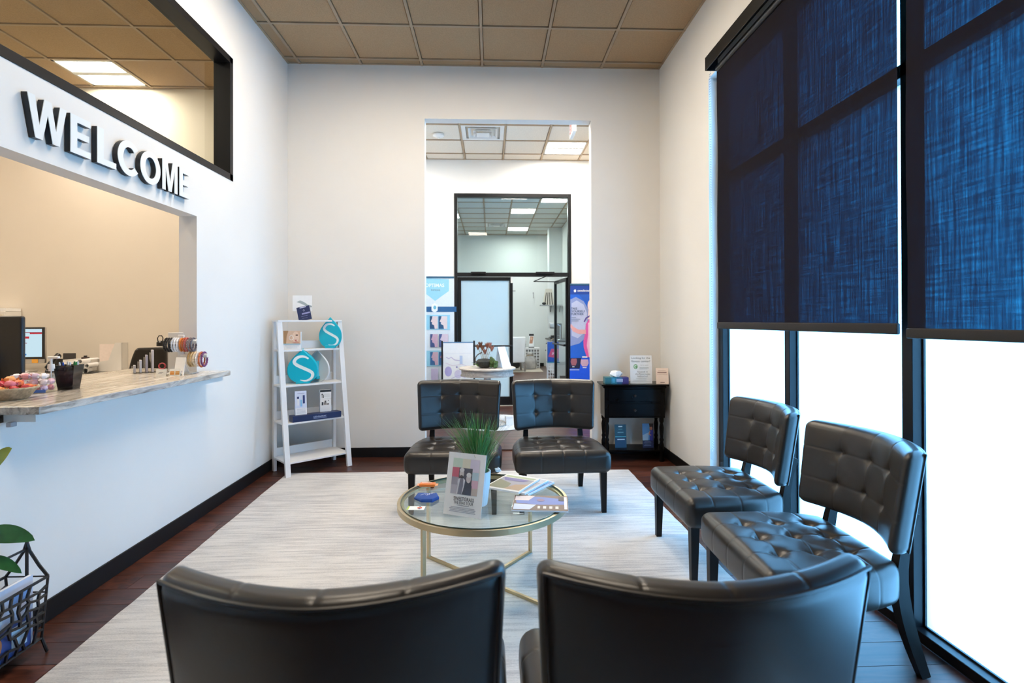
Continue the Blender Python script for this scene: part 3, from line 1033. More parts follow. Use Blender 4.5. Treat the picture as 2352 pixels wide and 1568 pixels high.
def scr(x0, z0, x1, z1, nm, c, y):
    sc.use(em_flat(nm, c)).add([(x0, y, z0), (x1, y, z0), (x1, y, z1), (x0, y, z1)], [(0, 1, 2, 3)])
scr(-0.24, 0.158, 0.242, 0.445, 'page', (200, 228, 240), -0.0150)
scr(-0.24, 0.405, 0.242, 0.412, 'bar', (150, 60, 75), -0.0152)
scr(0.13, 0.392, 0.242, 0.405, 'red', (190, 50, 60), -0.0154)
scr(-0.24, 0.346, 0.125, 0.368, 'red', (190, 50, 60), -0.0154)
scr(-0.24, 0.265, 0.05, 0.335, 'pale', (205, 210, 170), -0.0154)
for k, (x, z, c) in enumerate(((-0.02, 0.315, 'blue'), (0.03, 0.315, 'blue'), (0.02, 0.28, 'lilac'), (-0.06, 0.30, 'green'))):
    scr(x - 0.018, z - 0.01, x + 0.018, z + 0.01, c, {'blue': (150, 190, 220), 'lilac': (190, 180, 210), 'green': (120, 170, 130)}[c], -0.0157)
scr(0.07, 0.296, 0.105, 0.302, 'bar', (150, 60, 75), -0.0155)
scr(-0.02, 0.212, 0.04, 0.232, 'violet', (110, 110, 190), -0.0155)
scr(-0.08, 0.175, 0.1, 0.19, 'azure', (60, 130, 200), -0.0155)
sc.build('screen', None, m2)
MB().box(0.15, 0.205, -0.0175, -0.0125, 0.095, 0.135).build('sticky_note', mat('orange_note', (0.85, 0.42, 0.06), 0.6), m2)

# candy basket
bk = thing('candy_basket', 'round woven basket heaped with wrapped candy at the counter corner', 'basket', (-2.175, 2.50, CT))
bk.scale = (0.8, 0.8, 0.9)
MB().lathe([(0.075, 0), (0.088, 0.012), (0.118, 0.05), (0.125, 0.056), (0.112, 0.052), (0.07, 0.012), (0.0, 0.012)], n=44,
           fn=lambda r, z, t: r * (1 + 0.02 * math.sin(22 * t))).build('weave', M_kraft, bk, True)
rim = MB()
rim.tube([(0.122 * math.cos(2 * PI * i / 44), 0.122 * math.sin(2 * PI * i / 44), 0.056 + 0.002 * (i % 2)) for i in range(44)], 0.006, 6, closed=True)
rim.build('rim', M_kraft, bk, True)
CC = [(190, 50, 60), (225, 110, 50), (215, 90, 120), (150, 190, 150), (205, 60, 80), (230, 130, 140), (240, 160, 90)]
def candy(loc_, rz, c, r, label, group):
    t = thing('wrapped_candy', label, 'candy', loc_, rz, group)
    m_ = flat(c)
    MB().ball((0, 0, r), r, 10, 6, (1.15, 0.9, 0.9), fn=lambda d: 1 + 0.09 * math.sin(9 * d.x + 7 * d.y)).build('body', m_, t, True)
    for s in (-1, 1):
        V = [(s * r * 0.9, 0, r)]
        n = 7
        for i in range(n):
            a = -0.7 + 1.4 * i / (n - 1)
            V.append((s * (r * 0.9 + 0.014 * math.cos(a)), 0.004 * (-1) ** i, r + 0.016 * math.sin(a)))
        for i in range(n):
            a = -0.7 + 1.4 * i / (n - 1)
            V.append((s * (r * 0.9 + 0.014 * math.cos(a)), 0.004 * (-1) ** i + 0.001, r + 0.016 * math.sin(a)))
        F = [(0, i, i + 1) for i in range(1, n)] + [(0, n + i + 1, n + i) for i in range(1, n)] + [(i, n + i, n + i + 1, i + 1) for i in range(1, n)]
        MB().add(V, F).build('wrapper_twist', m_, t)
rr = random.Random(4)
k = 0
CN = ['dark red', 'orange', 'pink', 'pale green', 'crimson', 'light pink', 'peach']
for ring_r, n, z in ((0.062, 8, 0.03), (0.030, 5, 0.052), (0.0, 1, 0.07)):
    for i in range(n):
        a = 2 * PI * i / n + rr.random() * 0.4
        candy((-2.175 + ring_r * math.cos(a), 2.50 + ring_r * math.sin(a), CT + z), rr.random() * 6, CC[k % 7], 0.0185, CN[k % 7] + ' twist-wrapped candy heaped in the round woven basket', 'candies in the basket')
        k += 1
# clear box of pink-white candy
cb = thing('candy_box', 'clear plastic box full of pink and white wrapped mints behind the basket', 'box', (-2.27, 2.74, CT), R(8))
bx = MB()
for b in ((-0.085, 0.085, -0.055, 0.055, 0, 0.003), (-0.085, -0.082, -0.055, 0.055, 0.003, 0.085), (0.082, 0.085, -0.055, 0.055, 0.003, 0.085),
          (-0.082, 0.082, -0.055, -0.052, 0.003, 0.085), (-0.082, 0.082, 0.052, 0.055, 0.003, 0.085)):
    bx.box(*b)
bx.build('shell', M_acryl, cb)
MB().box(-0.084, 0.084, -0.0562, -0.0552, 0.004, 0.018).build('blue_label', flat((70, 110, 190)), cb)
PINKS = [(235, 190, 200), (240, 225, 230), (220, 150, 160), (215, 195, 225), (245, 240, 240)]
for k in range(22):
    ix, iy, iz = k % 4, (k // 4) % 2, k // 8
    x = -0.058 + ix * 0.039 + rr.uniform(-.004, .004); y = -0.024 + iy * 0.048; z = 0.006 + iz * 0.03
    p = Matrix.Rotation(R(8), 3, 'Z') @ Vector((x, y, 0))
    candy((-2.27 + p.x, 2.74 + p.y, CT + z), rr.random() * 6, PINKS[k % 5], 0.016, ['pale pink', 'pinkish white', 'rose', 'lilac', 'white'][k % 5] + ' twist-wrapped mint inside the clear plastic box', 'mints in the clear box')
# sanitizer
sa = thing('sanitizer_bottle', 'clear hand sanitizer bottle with white pump on the counter', 'bottle', (-2.235, 2.80, CT))
MB().rbox(-0.024, 0.024, -0.02, 0.02, 0, 0.105, 0.012, 3).build('bottle', M_acryl, sa, 60)
MB().rbox(-0.021, 0.021, -0.017, 0.017, 0.004, 0.085, 0.01, 3).build('gel', glass_mat('gel', (0.9, 0.94, 0.95)), sa, 60)
MB().cyl((0, 0, 0.1), (0, 0, 0.112), 0.012).cyl((0, 0, 0.112), (0, 0, 0.135), 0.016, 0.014).build('collar', M_whiteplastic, sa, True)
MB().cyl((0, 0, 0.135), (0, 0, 0.165), 0.006).build('stem', M_whiteplastic, sa, True)
MB().rbox(-0.013, 0.04, -0.009, 0.009, 0.163, 0.175, 0.004, 2).build('pump_head', M_whiteplastic, sa)
MB().cyl((0, 0, 0.01), (0, 0, 0.1), 0.003, n=8).build('dip_tube', M_whiteplastic, sa)
# pen cup
pc = thing('pen_cup', 'glossy black square pen cup on the counter', 'pen cup', (-2.205, 2.875, CT), R(10))
def taper(h0, h1, z0, z1, mb_):
    V = [(-h0, -h0, z0), (h0, -h0, z0), (h0, h0, z0), (-h0, h0, z0), (-h1, -h1, z1), (h1, -h1, z1), (h1, h1, z1), (-h1, h1, z1)]
    i0, i1 = h0 - 0.003, h1 - 0.003
    V += [(-i0, -i0, z0 + 0.004), (i0, -i0, z0 + 0.004), (i0, i0, z0 + 0.004), (-i0, i0, z0 + 0.004), (-i1, -i1, z1), (i1, -i1, z1), (i1, i1, z1), (-i1, i1, z1)]
    F = [(0, 3, 2, 1)] + [(i, (i + 1) % 4, 4 + (i + 1) % 4, 4 + i) for i in range(4)] + [(8, 9, 10, 11)]
    F += [(8 + (i + 1) % 4, 8 + i, 12 + i, 12 + (i + 1) % 4) for i in range(4)] + [(4 + i, 4 + (i + 1) % 4, 12 + (i + 1) % 4, 12 + i) for i in range(4)]
    return mb_.add(V, F)
taper(0.033, 0.047, 0, 0.125, MB()).build('cup', mat('gloss_black', (0.006, 0.006, 0.007), 0.08), pc)
PENC = [(20, 130, 50), (30, 60, 150), (15, 110, 45), (200, 200, 205), (25, 30, 40), (20, 140, 70), (40, 80, 170), (15, 100, 40)]
for k in range(8):
    a = 2 * PI * k / 8
    x, y = 0.02 * math.cos(a), 0.02 * math.sin(a)
    pn = thing('pen', ['green pen leaning right in the black pen cup', 'blue pen standing in the black pen cup', 'dark green pen at the back of the black pen cup', 'white capped pen in the black pen cup',
        'black pen leaning left in the black pen cup', 'bright green pen at the front of the black pen cup', 'light blue pen at the front right of the pen cup', 'deep green pen at the right of the pen cup'][k], 'pen', (-2.205 + x, 2.875 + y, CT + 0.006), group='pens in the black cup')
    tx, ty = 0.018 * math.cos(a), 0.018 * math.sin(a)
    MB().cyl((0, 0, 0), (tx * 0.9, ty * 0.9, 0.118), 0.0042, n=8).build('barrel', flat(PENC[k]), pn, True)
    MB().cyl((tx * 0.9, ty * 0.9, 0.118), (tx, ty, 0.135), 0.0046, 0.003, n=8).build('cap', flat((210, 215, 225) if k % 2 else PENC[k]), pn, True)
# acrylic tiered card holder
ah = thing('card_holder', 'clear acrylic tiered holder with grey cards on the counter', 'card holder', (-2.37, 3.78, CT), R(-55))
for k in range(4):
    MB().box(-0.055, 0.055, -0.09 + k * 0.034, -0.087 + k * 0.034, 0, 0.045 + k * 0.03).build('acrylic_panel', M_acryl, ah)
    MB().box(-0.048, 0.048, -0.082 + k * 0.034, -0.070 + k * 0.034, 0.004, 0.052 + k * 0.034).build('card_stack', flat([(175, 175, 182), (190, 190, 198), (165, 160, 172), (200, 196, 202)][k]), ah)
MB().box(-0.055, 0.055, -0.09, 0.05, 0, 0.003).build('base', M_acryl, ah)
# grey brochure container
gc = thing('pen_tumbler', 'clear square tumbler packed with grey sticks beside the bracelet stand', 'tumbler', (-2.335, 4.02, CT), R(8))
taper(0.040, 0.046, 0, 0.145, MB()).build('shell', M_acryl, gc)
for k in range(9):
    x, y = -0.026 + (k % 3) * 0.026, -0.026 + (k // 3) * 0.026
    st = thing('grey_stick', ['dark grey', 'nearly black', 'light grey'][k % 3] + ' stick standing in the clear square tumbler', 'stick', (-2.335 + x, 4.02 + y, CT + 0.006), group='grey sticks in the tumbler')
    MB().cyl((0, 0, 0), (0.003 * (k % 2), 0, 0.13 + 0.006 * (k % 4)), 0.007, n=8).build('shaft', flat([(95, 90, 88), (60, 55, 52), (150, 146, 142)][k % 3]), st, True)
    MB().cyl((0.003 * (k % 2), 0, 0.13 + 0.006 * (k % 4)), (0.003 * (k % 2), 0, 0.14 + 0.006 * (k % 4)), 0.0075, 0.005, n=8).build('tip', flat((170, 165, 160)), st, True)
# bracelet stand
bs = thing('bracelet_stand', 'white two-bar bracelet display stand at the end of the counter', 'display stand', (-2.085, 3.675, CT), R(6))
MB().rbox(-0.09, 0.09, -0.05, 0.05, 0, 0.008, 0.004, 2).build('base', M_whiteplastic, bs)
MB().rbox(-0.02, 0.02, -0.008, 0.008, 0.008, 0.26, 0.004, 2).build('post', M_whiteplastic, bs)
MB().rbox(-0.13, -0.03, 0.10, 0.108, 0.008, 0.275, 0.004, 2).build('back_panel', M_whiteplastic, bs)
MB().cyl((-0.10, 0, 0.215), (0.10, 0, 0.215), 0.014).build('upper_bar', M_whiteplastic, bs, True)
MB().cyl((0.0, 0, 0.12), (0.165, 0, 0.12), 0.014).build('lower_bar', M_whiteplastic, bs, True)
BR = [(-0.09, .215, .042, (18, 18, 20)), (-0.076, .215, .043, (25, 25, 28)), (-0.06, .215, .043, (35, 36, 40)), (-0.042, .215, .042, (200, 205, 215)), (-0.027, .215, .042, (225, 228, 235)),
      (-0.011, .215, .042, (235, 238, 242)), (0.008, .215, .042, (205, 120, 40)), (0.023, .215, .042, (185, 95, 50)), (0.038, .215, .042, (175, 90, 90)), (0.058, .215, .042, (120, 110, 115)), (0.076, .215, .042, (95, 88, 95)),
      (0.06, .12, .045, (185, 150, 95)), (0.076, .12, .045, (205, 175, 125)), (0.092, .12, .045, (225, 205, 175)), (0.108, .12, .045, (235, 232, 230)), (0.128, .12, .048, (200, 110, 70)), (0.145, .12, .046, (110, 50, 100))]
BN = ['thick black', 'wide black', 'charcoal', 'pale grey', 'silver white', 'white', 'amber', 'copper brown', 'dusty rose', 'grey', 'dark grey', 'tan', 'light tan', 'cream', 'ivory', 'orange and maroon', 'purple']
Mz = Matrix.Rotation(R(6), 3, 'Z')
for k, (x, z, r_, c) in enumerate(BR):
    p = Mz @ Vector((x, 0, 0))
    t = thing('bracelet', '%s beaded bracelet hanging on the %s bar of the bracelet stand' % (BN[k], 'upper' if z > .2 else 'lower'), 'bracelet', (-2.085 + p.x, 3.675 + p.y, CT + z + 0.0145), R(6), 'bracelets on the stand')
    n = 18
    bd = MB()
    bd.tube([(0, r_ * math.sin(2 * PI * i / 24), -r_ + 0.007 + r_ * math.cos(2 * PI * i / 24)) for i in range(24)], 0.0055, 6, closed=True)
    bd.build('band', flat(c), t, True)
    b2 = MB()
    for i in range(n):
        a = 2 * PI * i / n
        b2.ball((0, r_ * math.sin(a), -r_ + 0.007 + r_ * math.cos(a)), 0.0075, 6, 4)
    o = b2.build('beads', flat(tuple(min(255, int(v * 1.05)) for v in c)), t, True)
    o['kind'] = 'stuff'
# tent cards and card
def easel_card(name, label, cat, loc_, rz, w, h, tilt, items, edge=M_paper, th=0.003, back=True, acr=False):
    t = thing(name, label, cat, loc_, rz)
    s = math.sin(R(tilt)); c = math.cos(R(tilt))
    p = MB().box(-w / 2, w / 2, 0, th, 0, h).build('panel', edge, t)
    p.rotation_euler = (-R(tilt), 0, 0)
    if items:
        q = prints(p, items, 0.0)
    if back:
        MB().add([(-w * 0.3, s * h * 0.85, c * h * 0.85), (w * 0.3, s * h * 0.85, c * h * 0.85), (w * 0.3, s * h + 0.05, 0), (-w * 0.3, s * h + 0.05, 0),
                  (-w * 0.3, s * h * 0.85 + .002, c * h * 0.85), (w * 0.3, s * h * 0.85 + .002, c * h * 0.85), (w * 0.3, s * h + 0.052, 0), (-w * 0.3, s * h + 0.052, 0)],
                 [(0, 1, 2, 3), (7, 6, 5, 4), (0, 4, 5, 1), (1, 5, 6, 2), (2, 6, 7, 3), (3, 7, 4, 0)]).build('back_support', M_acryl if acr else edge, t)
    if acr:
        MB().box(-w / 2 - 0.004, w / 2 + 0.004, -0.0035, -0.0015, 0, h + 0.004).build('front_cover', M_acryl, p)
        MB().box(-w / 2, w / 2, -0.002, s * h + 0.052, 0, 0.002).build('base', M_acryl, t)
    return t
easel_card('card_box', 'small cream card holder with grey signature, at the counter edge', 'card holder', (-2.115, 3.50, CT), R(5), 0.062, 0.045, 12, [('r', -0.01, 0.024, 0.014, 0.027, (150, 150, 155)), ('r', -0.016, 0.018, 0.006, 0.020, (170, 170, 175))], flat((240, 235, 222)))
easel_card('card_box', 'small cream card holder with orange printed cards, at the counter edge', 'card holder', (-2.04, 3.52, CT), R(5), 0.068, 0.045, 12, [('r', -0.028, 0.008, -0.003, 0.030, (225, 140, 45)), ('r', 0.004, 0.008, 0.028, 0.030, (215, 150, 70)), ('r', -0.028, 0.018, 0.028, 0.021, (240, 215, 170))], flat((240, 235, 222)))
easel_card('price_card', 'white upright card leaning against the bracelet stand', 'card', (-2.06, 3.60, CT), R(-14), 0.075, 0.115, 10, [('r', -0.025, 0.014, 0.026, 0.026, (205, 205, 220))])
tp = thing('tape_roll', 'roll of pink tape standing on the counter beside the tumbler', 'tape', (-2.40, 3.99, CT))
tr_ = MB()
tr_.tube([(0.021 * math.cos(2 * PI * i / 28), 0, 0.026 + 0.021 * math.sin(2 * PI * i / 28)) for i in range(28)], 0.004, 8, closed=True, ry=0.010, up=(0, 1, 0))
tr_.build('roll', flat((195, 75, 95)), tp, True)
tp.rotation_euler = (0, 0, R(12))

# office chair behind the counter
oc = thing('office_chair', 'black office chair with a curved back behind the counter', 'office chair', (-2.86, 4.75, 0), R(-150))
def ocb(P, nrm):
    x, y, z = P
    return [x * (1.0 - 0.30 * max(0, (z - 0.05) / 0.3) ** 2), y + 0.35 * x * x * 2.2 + 0.05 * z, z]
MB().rbox(-0.25, 0.25, -0.30, -0.24, 0.52, 1.14, 0.028, 3, fn=ocb, n=(12, 1, 10)).build('backrest', M_leather, oc, 60)
MB().rbox(-0.25, 0.25, -0.25, 0.25, 0.43, 0.52, 0.035, 3).build('seat', M_leather, oc, 60)
MB().cyl((0, 0, 0.1), (0, 0, 0.43), 0.03).build('gas_column', M_blk, oc, True)
for k in range(5):
    a = 2 * PI * k / 5
    MB().tube([(0.02 * math.cos(a), 0.02 * math.sin(a), 0.12), (0.3 * math.cos(a), 0.3 * math.sin(a), 0.07)], 0.018, square=True).build('base_arm', M_blk, oc)
    MB().cyl((0.3 * math.cos(a) - 0.02, 0.3 * math.sin(a), 0.032), (0.3 * math.cos(a) + 0.02, 0.3 * math.sin(a), 0.032), 0.032).build('caster', M_blk, oc, True)
for s in (-1, 1):
    MB().tube([(s * 0.14, -0.26, 0.62), (s * 0.14, -0.2, 0.45), (s * 0.1, 0, 0.42)], 0.014).build('back_bracket', M_blk, oc, True)

# back desk things (desk top z .855)
DZT = 0.855
ph = thing('desk_phone', 'black desk telephone with a raised handset on the back desk', 'telephone', (-4.44, 5.72, DZT), R(6))
MB().add([(-0.11, -0.10, 0), (0.11, -0.10, 0), (0.11, 0.09, 0), (-0.11, 0.09, 0), (-0.11, -0.10, 0.02), (0.11, -0.10, 0.02), (0.11, 0.06, 0.13), (-0.11, 0.06, 0.13)],
         [(0, 3, 2, 1), (4, 5, 6, 7), (0, 1, 5, 4), (1, 2, 6, 5), (2, 3, 7, 6), (3, 0, 4, 7)]).build('base', M_blk, ph)
MB().tube([(-0.08, -0.10, 0.05), (-0.085, -0.06, 0.095), (-0.085, 0.0, 0.14), (-0.08, 0.05, 0.165)], lambda t: 0.03 - 0.012 * math.sin(PI * t), 10).build('handset', M_blk, ph, True)
MB().rbox(-0.02, 0.10, 0.02, 0.03, 0.12, 0.19, 0.004, 1).build('display', mat('phone_display', (0.05, 0.045, 0.045), 0.2), ph)
ty = thing('paper_tray', 'cream two-tier paper tray on the back desk', 'paper tray', (-4.20, 5.70, DZT))
for k in range(2):
    z = 0.012 + k * 0.075
    MB().box(-0.14, 0.14, -0.12, 0.13, z, z + 0.004).box(-0.14, -0.136, -0.12, 0.13, z, z + 0.045).box(0.136, 0.14, -0.12, 0.13, z, z + 0.045).box(-0.14, 0.14, 0.126, 0.13, z, z + 0.045).build('tray', M_whiteplastic, ty)
    MB().box(-0.13, 0.13, -0.115, 0.12, z + 0.005, z + 0.028).build('paper_stack', M_paper, ty)
for x in (-0.138, 0.138):
    MB().box(x - 0.003, x + 0.003, 0.06, 0.09, 0, 0.09).build('riser', M_whiteplastic, ty)
nb = thing('ink_stamp', 'small dark stamp block on top of the paper tray', 'stamp', (-4.22, 5.72, DZT + 0.116))
MB().rbox(-0.03, 0.03, -0.02, 0.02, 0, 0.035, 0.005, 2).build('block', mat('dark_brown_plastic', (0.05, 0.03, 0.025), 0.4), nb)
MB().rbox(-0.012, 0.012, -0.012, 0.012, 0.035, 0.05, 0.004, 2).build('knob', M_blk, nb)
for k, (x, z, r_, lb) in enumerate(((-4.09, 0.028, 0.028, 'bottom paper roll'), (-4.055, 0.075, 0.024, 'middle paper roll'), (-4.10, 0.118, 0.024, 'topmost paper roll'))):
    t = thing('paper_roll', '%s of three stacked white tubes by the magazine file' % lb, 'paper roll', (x, 5.60, DZT + z + 0.002), R(20 - 8 * k), 'rolled paper tubes')
    MB().lathe([(r_ - 0.005, -0.13), (r_, -0.13), (r_, 0.13), (r_ - 0.005, 0.13), (r_ - 0.005, -0.13)], n=20).build('tube', M_paper, t, 50).rotation_euler = (PI / 2, 0, 0)
    MB().cyl((0, 0.05, 0), (0, 0.06, 0), r_ - 0.006).build('core', M_blk, t)
mf = thing('magazine_file', 'cream upright magazine file with a cut-out front, holding papers', 'magazine file', (-3.93, 5.70, DZT), R(-4))
P = [(-0.13, 0), (0.13, 0), (0.13, 0.30), (0.06, 0.30), (-0.01, 0.12), (-0.13, 0.10)]
fl = MB()
for y in (-0.045, 0.04):
    fl.prism([(a, b) for a, b in P], y, y + 0.004)
fl.box(-0.13, 0.13, -0.045, 0.044, 0, 0.004).box(0.126, 0.13, -0.045, 0.044, 0, 0.30).box(-0.13, -0.126, -0.045, 0.044, 0, 0.10)
fl.build('case', M_whiteplastic, mf)
for k, (c, h) in enumerate((((232, 218, 210), 0.28), ((240, 238, 230), 0.26), ((120, 85, 60), 0.27))):
    t = thing('file_folder', ['pale pink paper sheet standing in the magazine file', 'white booklet standing in the magazine file', 'brown printed brochure standing in the magazine file'][k], 'booklet', (-3.95, 5.675 + 0.02 * k, DZT + 0.005))
    MB().box(-0.09, 0.08, -0.003, 0.003, 0, h).build('pages', flat(c), t)
    MB().box(-0.092, 0.082, -0.0045, -0.003, 0, h + 0.002).build('cover', flat(tuple(min(255, v + 12) for v in c)), t)
nt_ = thing('notebook', 'black notebook lying on the back desk below the magazine file', 'notebook', (-4.02, 5.53, DZT), R(-8))
MB().rbox(-0.16, 0.14, -0.06, 0.06, 0, 0.012, 0.003, 1).build('cover', M_blk, nt_)
MB().box(-0.155, 0.142, -0.058, 0.058, 0.003, 0.009).build('pages', M_paper, nt_)
for k, (x, c, lb) in enumerate(((-3.80, (205, 130, 80), 'orange'), (-3.72, (225, 200, 185), 'pale pink'))):
    t = thing('paper_folder', '%s folder lying flat on the back desk near the office chair' % lb, 'folder', (x, 5.56 + 0.02 * k, DZT + 0.007 * k), R(6))
    MB().box(-0.14, 0.14, -0.07, 0.07, 0, 0.003).build('back_cover', flat(c), t)
    MB().box(-0.138, 0.138, -0.068, 0.068, 0.003, 0.006).build('sheet', M_paper, t)
wb = thing('water_bottle', 'white water bottle with black loop lid on the back desk', 'water bottle', (-3.47, 5.74, DZT))
MB().lathe([(0.036, 0), (0.04, 0.01), (0.04, 0.24), (0.033, 0.26)], n=20).build('body', M_whiteplastic, wb, True)
MB().lathe([(0.035, 0.26), (0.036, 0.265), (0.036, 0.30), (0.02, 0.315), (0, 0.315)], n=20).build('lid', M_blk, wb, True)
MB().tube([(-0.025, 0, 0.30), (-0.03, 0, 0.345), (-0.015, 0, 0.368), (0.012, 0, 0.368), (0.026, 0, 0.345), (0.022, 0, 0.31)], 0.005).build('loop_handle', M_blk, wb, True)
pp = thing('loose_paper', 'white sheets lying under the lit computer screen', 'paper', (-4.78, 5.54, DZT), R(15))
MB().box(-0.11, 0.11, -0.06, 0.06, 0, 0.006).build('stack', M_paper, pp)
MB().add([(-0.1, -0.05, 0.0065), (0.1, -0.05, 0.0065), (0.1, 0.05, 0.022), (-0.1, 0.05, 0.0065)], [(0, 1, 2, 3)]).build('top_sheet', M_paper, pp)
wu = thing('wall_unit', 'white cased unit with dark front standing behind the monitors', 'appliance', (-5.32, 5.92, DZT))
MB().rbox(-0.23, 0.17, -0.06, 0.14, 0, 0.63, 0.008, 2).build('case', M_whiteplastic, wu)
MB().rbox(-0.21, 0.09, -0.068, -0.06, 0.2, 0.60, 0.004, 1).build('dark_window', mat('brown_glass', (0.03, 0.02, 0.018), 0.15), wu)
MB().rbox(0.11, 0.15, -0.066, -0.06, 0.1, 0.60, 0.003, 1).build('control_strip', flat((215, 208, 195)), wu)
MB().box(-0.15, 0.17, -0.05, 0.13, 0.632, 0.665).build('paper_pad', M_paper, wu)

# ================================================================== LADDER SHELF
SHO = Vector((-1.775, 5.165, 0))
ang = math.atan2(0.397, 0.45)
sh = thing('ladder_shelf', 'white wooden A-frame ladder shelf standing across the corner', 'shelf', SHO, ang)
# local: x along width, -y towards the room, back posts at y=0
SW = 0.30; SHH = 1.365
def front_y(z):
    return -(0.325 - 0.205 * z / SHH)
for s in (-1, 1):
    MB().rbox(s * (SW - 0.014) - 0.014, s * (SW - 0.014) + 0.014, -0.022, 0.022, 0, SHH, 0.002, 1).build('rear_post', M_white, sh)
    x = s * (SW - 0.014)
    MB().tube([(x, front_y(0), 0), (x, front_y(SHH), SHH)], 0.014, square=True, up=(1, 0, 0), ry=0.022).build('front_post', M_white, sh)
for z in (1.112, 0.795, 0.465, 0.13):
    fy = front_y(z) - 0.006
    MB().rbox(-SW + 0.004, SW - 0.004, fy, 0.02, z - 0.016, z, 0.002, 1).build('shelf_board', M_white, sh)
    MB().rbox(-SW + 0.028, SW - 0.028, 0.004, 0.018, z, z + 0.075, 0.002, 1).build('back_rail', M_white, sh)
MB().rbox(-SW - 0.002, SW + 0.002, front_y(SHH) - 0.022, 0.022, SHH, SHH + 0.016, 0.002, 1).build('top_board', M_white, sh)
SHM = Matrix.Translation(SHO) @ Matrix.Rotation(ang, 4, 'Z')
def on_shelf(x, y, z):
    return tuple(SHM @ Vector((x, y, z)))

# brochures on top
t = thing('brochure_holder', 'clear holder with a white brochure standing on the ladder shelf top', 'brochure holder', on_shelf(-0.07, -0.09, SHH + 0.016), ang - R(38))
MB().box(-0.09, 0.09, 0.03, 0.033, 0.0, 0.235).build('backplate', M_acryl, t)
MB().box(-0.09, 0.09, -0.02, 0.033, 0.0, 0.003).build('base', M_acryl, t)
b = MB().box(-0.088, 0.088, 0.024, 0.029, 0.085, 0.232).build('brochure', M_paper, t)
prints(b, [('p', [(-0.05, 0.17), (-0.02, 0.185), (0.02, 0.168), (0.05, 0.145), (0.086, 0.135), (0.086, 0.128), (0.03, 0.136), (-0.02, 0.158)], (165, 175, 175)), ('r', 0.03, 0.122, 0.086, 0.128, (120, 125, 125))], 0.024)
t = thing('navy_brochure', 'navy blue folded brochure leaning in front of the white brochure', 'brochure', on_shelf(-0.045, -0.115, SHH + 0.016), ang - R(38))
p = MB().rbox(-0.06, 0.06, 0.0, 0.010, 0, 0.15, 0.002, 1).build('cover', M_navy, t)
p.rotation_euler = (-R(12), R(-14), 0)
prints(p, [('t', 'THE SOLUTION', 0, 0.125, 0.06, (190, 195, 225)), ('t', 'ZO SKIN', 0.0, 0.066, 0.08, (205, 205, 225)), ('r', -0.03, 0.04, 0.03, 0.043, (140, 145, 190)), ('r', -0.025, 0.02, 0.025, 0.022, (140, 145, 190))], 0.0) if False else prints(p, [('r', -0.03, 0.122, 0.03, 0.132, (190, 195, 225)), ('r', -0.02, 0.058, 0.055, 0.072, (150, 150, 195)), ('r', -0.03, 0.04, 0.03, 0.043, (140, 145, 190)), ('r', -0.025, 0.02, 0.025, 0.022, (140, 145, 190)), ('s', [(-0.005, 0.095), (0.005, 0.105), (0.012, 0.095), (0.0, 0.085)], 0.003, (200, 200, 225))], 0.0)
# face photo box (level 1.112)
t = thing('photo_box', 'small white leaflet box printed with a close-up face on the ladder shelf', 'leaflet box', on_shelf(-0.16, -0.105, 1.112), ang - R(30))
b = MB().rbox(-0.075, 0.075, -0.03, 0.04, 0, 0.16, 0.002, 1).build('box', M_paper, t)
q = MB().box(-0.073, 0.073, -0.033, -0.0305, 0.05, 0.172).build('photo_card', flat((222, 185, 155)), t)
drop = [(0.0, 0.0)] 
def drop_poly(cx, cz, w, h, n=40, tip=1.0):
    out = []
    for i in range(n):
        a = 2 * PI * i / n - PI / 2
        r = 1.0
        x = math.cos(a); z = math.sin(a)
        if z > 0:
            x *= (1 - z) ** 0.75 * (1 + 0.9 * z)
            z = z * 1.75
        out.append((cx + x * w / 2, cz + z * h / 2.75 - 0.0))
    return out
prints(q, [('p', [(-0.073, 0.172), (-0.03, 0.172), (-0.045, 0.12), (-0.05, 0.05), (-0.073, 0.05)], (175, 135, 95)), ('e', 0.032, 0.115, 0.030, 0.05, (238, 205, 180)), ('e', 0.042, 0.132, 0.012, 0.006, (90, 60, 45)),
           ('p', [(0.0, 0.06), (0.04, 0.08), (0.073, 0.055), (0.04, 0.05)], (205, 150, 130)), ('p', [(0.02, 0.09), (0.045, 0.09), (0.033, 0.078)], (180, 70, 70)),
           ('s', drop_poly(-0.005, 0.105, 0.036, 0.045, 30) + drop_poly(-0.005, 0.105, 0.036, 0.045, 30)[:1], 0.004, (250, 245, 240)),
           ('r', -0.073, 0.05, 0.073, 0.055, (130, 200, 215))], -0.033)
prints(b, textlines(-0.06, 0.06, 0.042, 4, 0.009, (205, 208, 212), 0.003, 2), -0.03)
# teal drop displays
def s_curve(cx, cz, w, h, n=30):
    pts = []
    for i in range(n + 1):
        t_ = i / n
        a = R(35 + 190 * min(1, t_ * 2)) if t_ < 0.5 else R(45 - 170 * (t_ - 0.5) * 2)
        if t_ < 0.5:
            pts.append((cx + w * 0.27 * math.cos(a) , cz + h * 0.24 + h * 0.22 * math.sin(a)))
        else:
            pts.append((cx + w * 0.10 + w * 0.27 * math.cos(a), cz - h * 0.20 + h * 0.22 * math.sin(a)))
    # smooth
    for _ in range(3):
        pts = [pts[0]] + [((pts[i - 1][0] + pts[i][0] + pts[i + 1][0]) / 3, (pts[i - 1][1] + pts[i][1] + pts[i + 1][1]) / 3) for i in range(1, len(pts) - 1)] + [pts[-1]]
    return pts
t = thing('drop_display', 'flat teal drop-shaped stand with a white S curve on the upper shelf', 'display', on_shelf(0.195, -0.125, 1.112), ang - R(42))
p = MB().prism(drop_poly(0, 0.108, 0.215, 0.30), -0.006, 0.006, side=M_teal, face=M_teal).build('panel', M_teal, t)
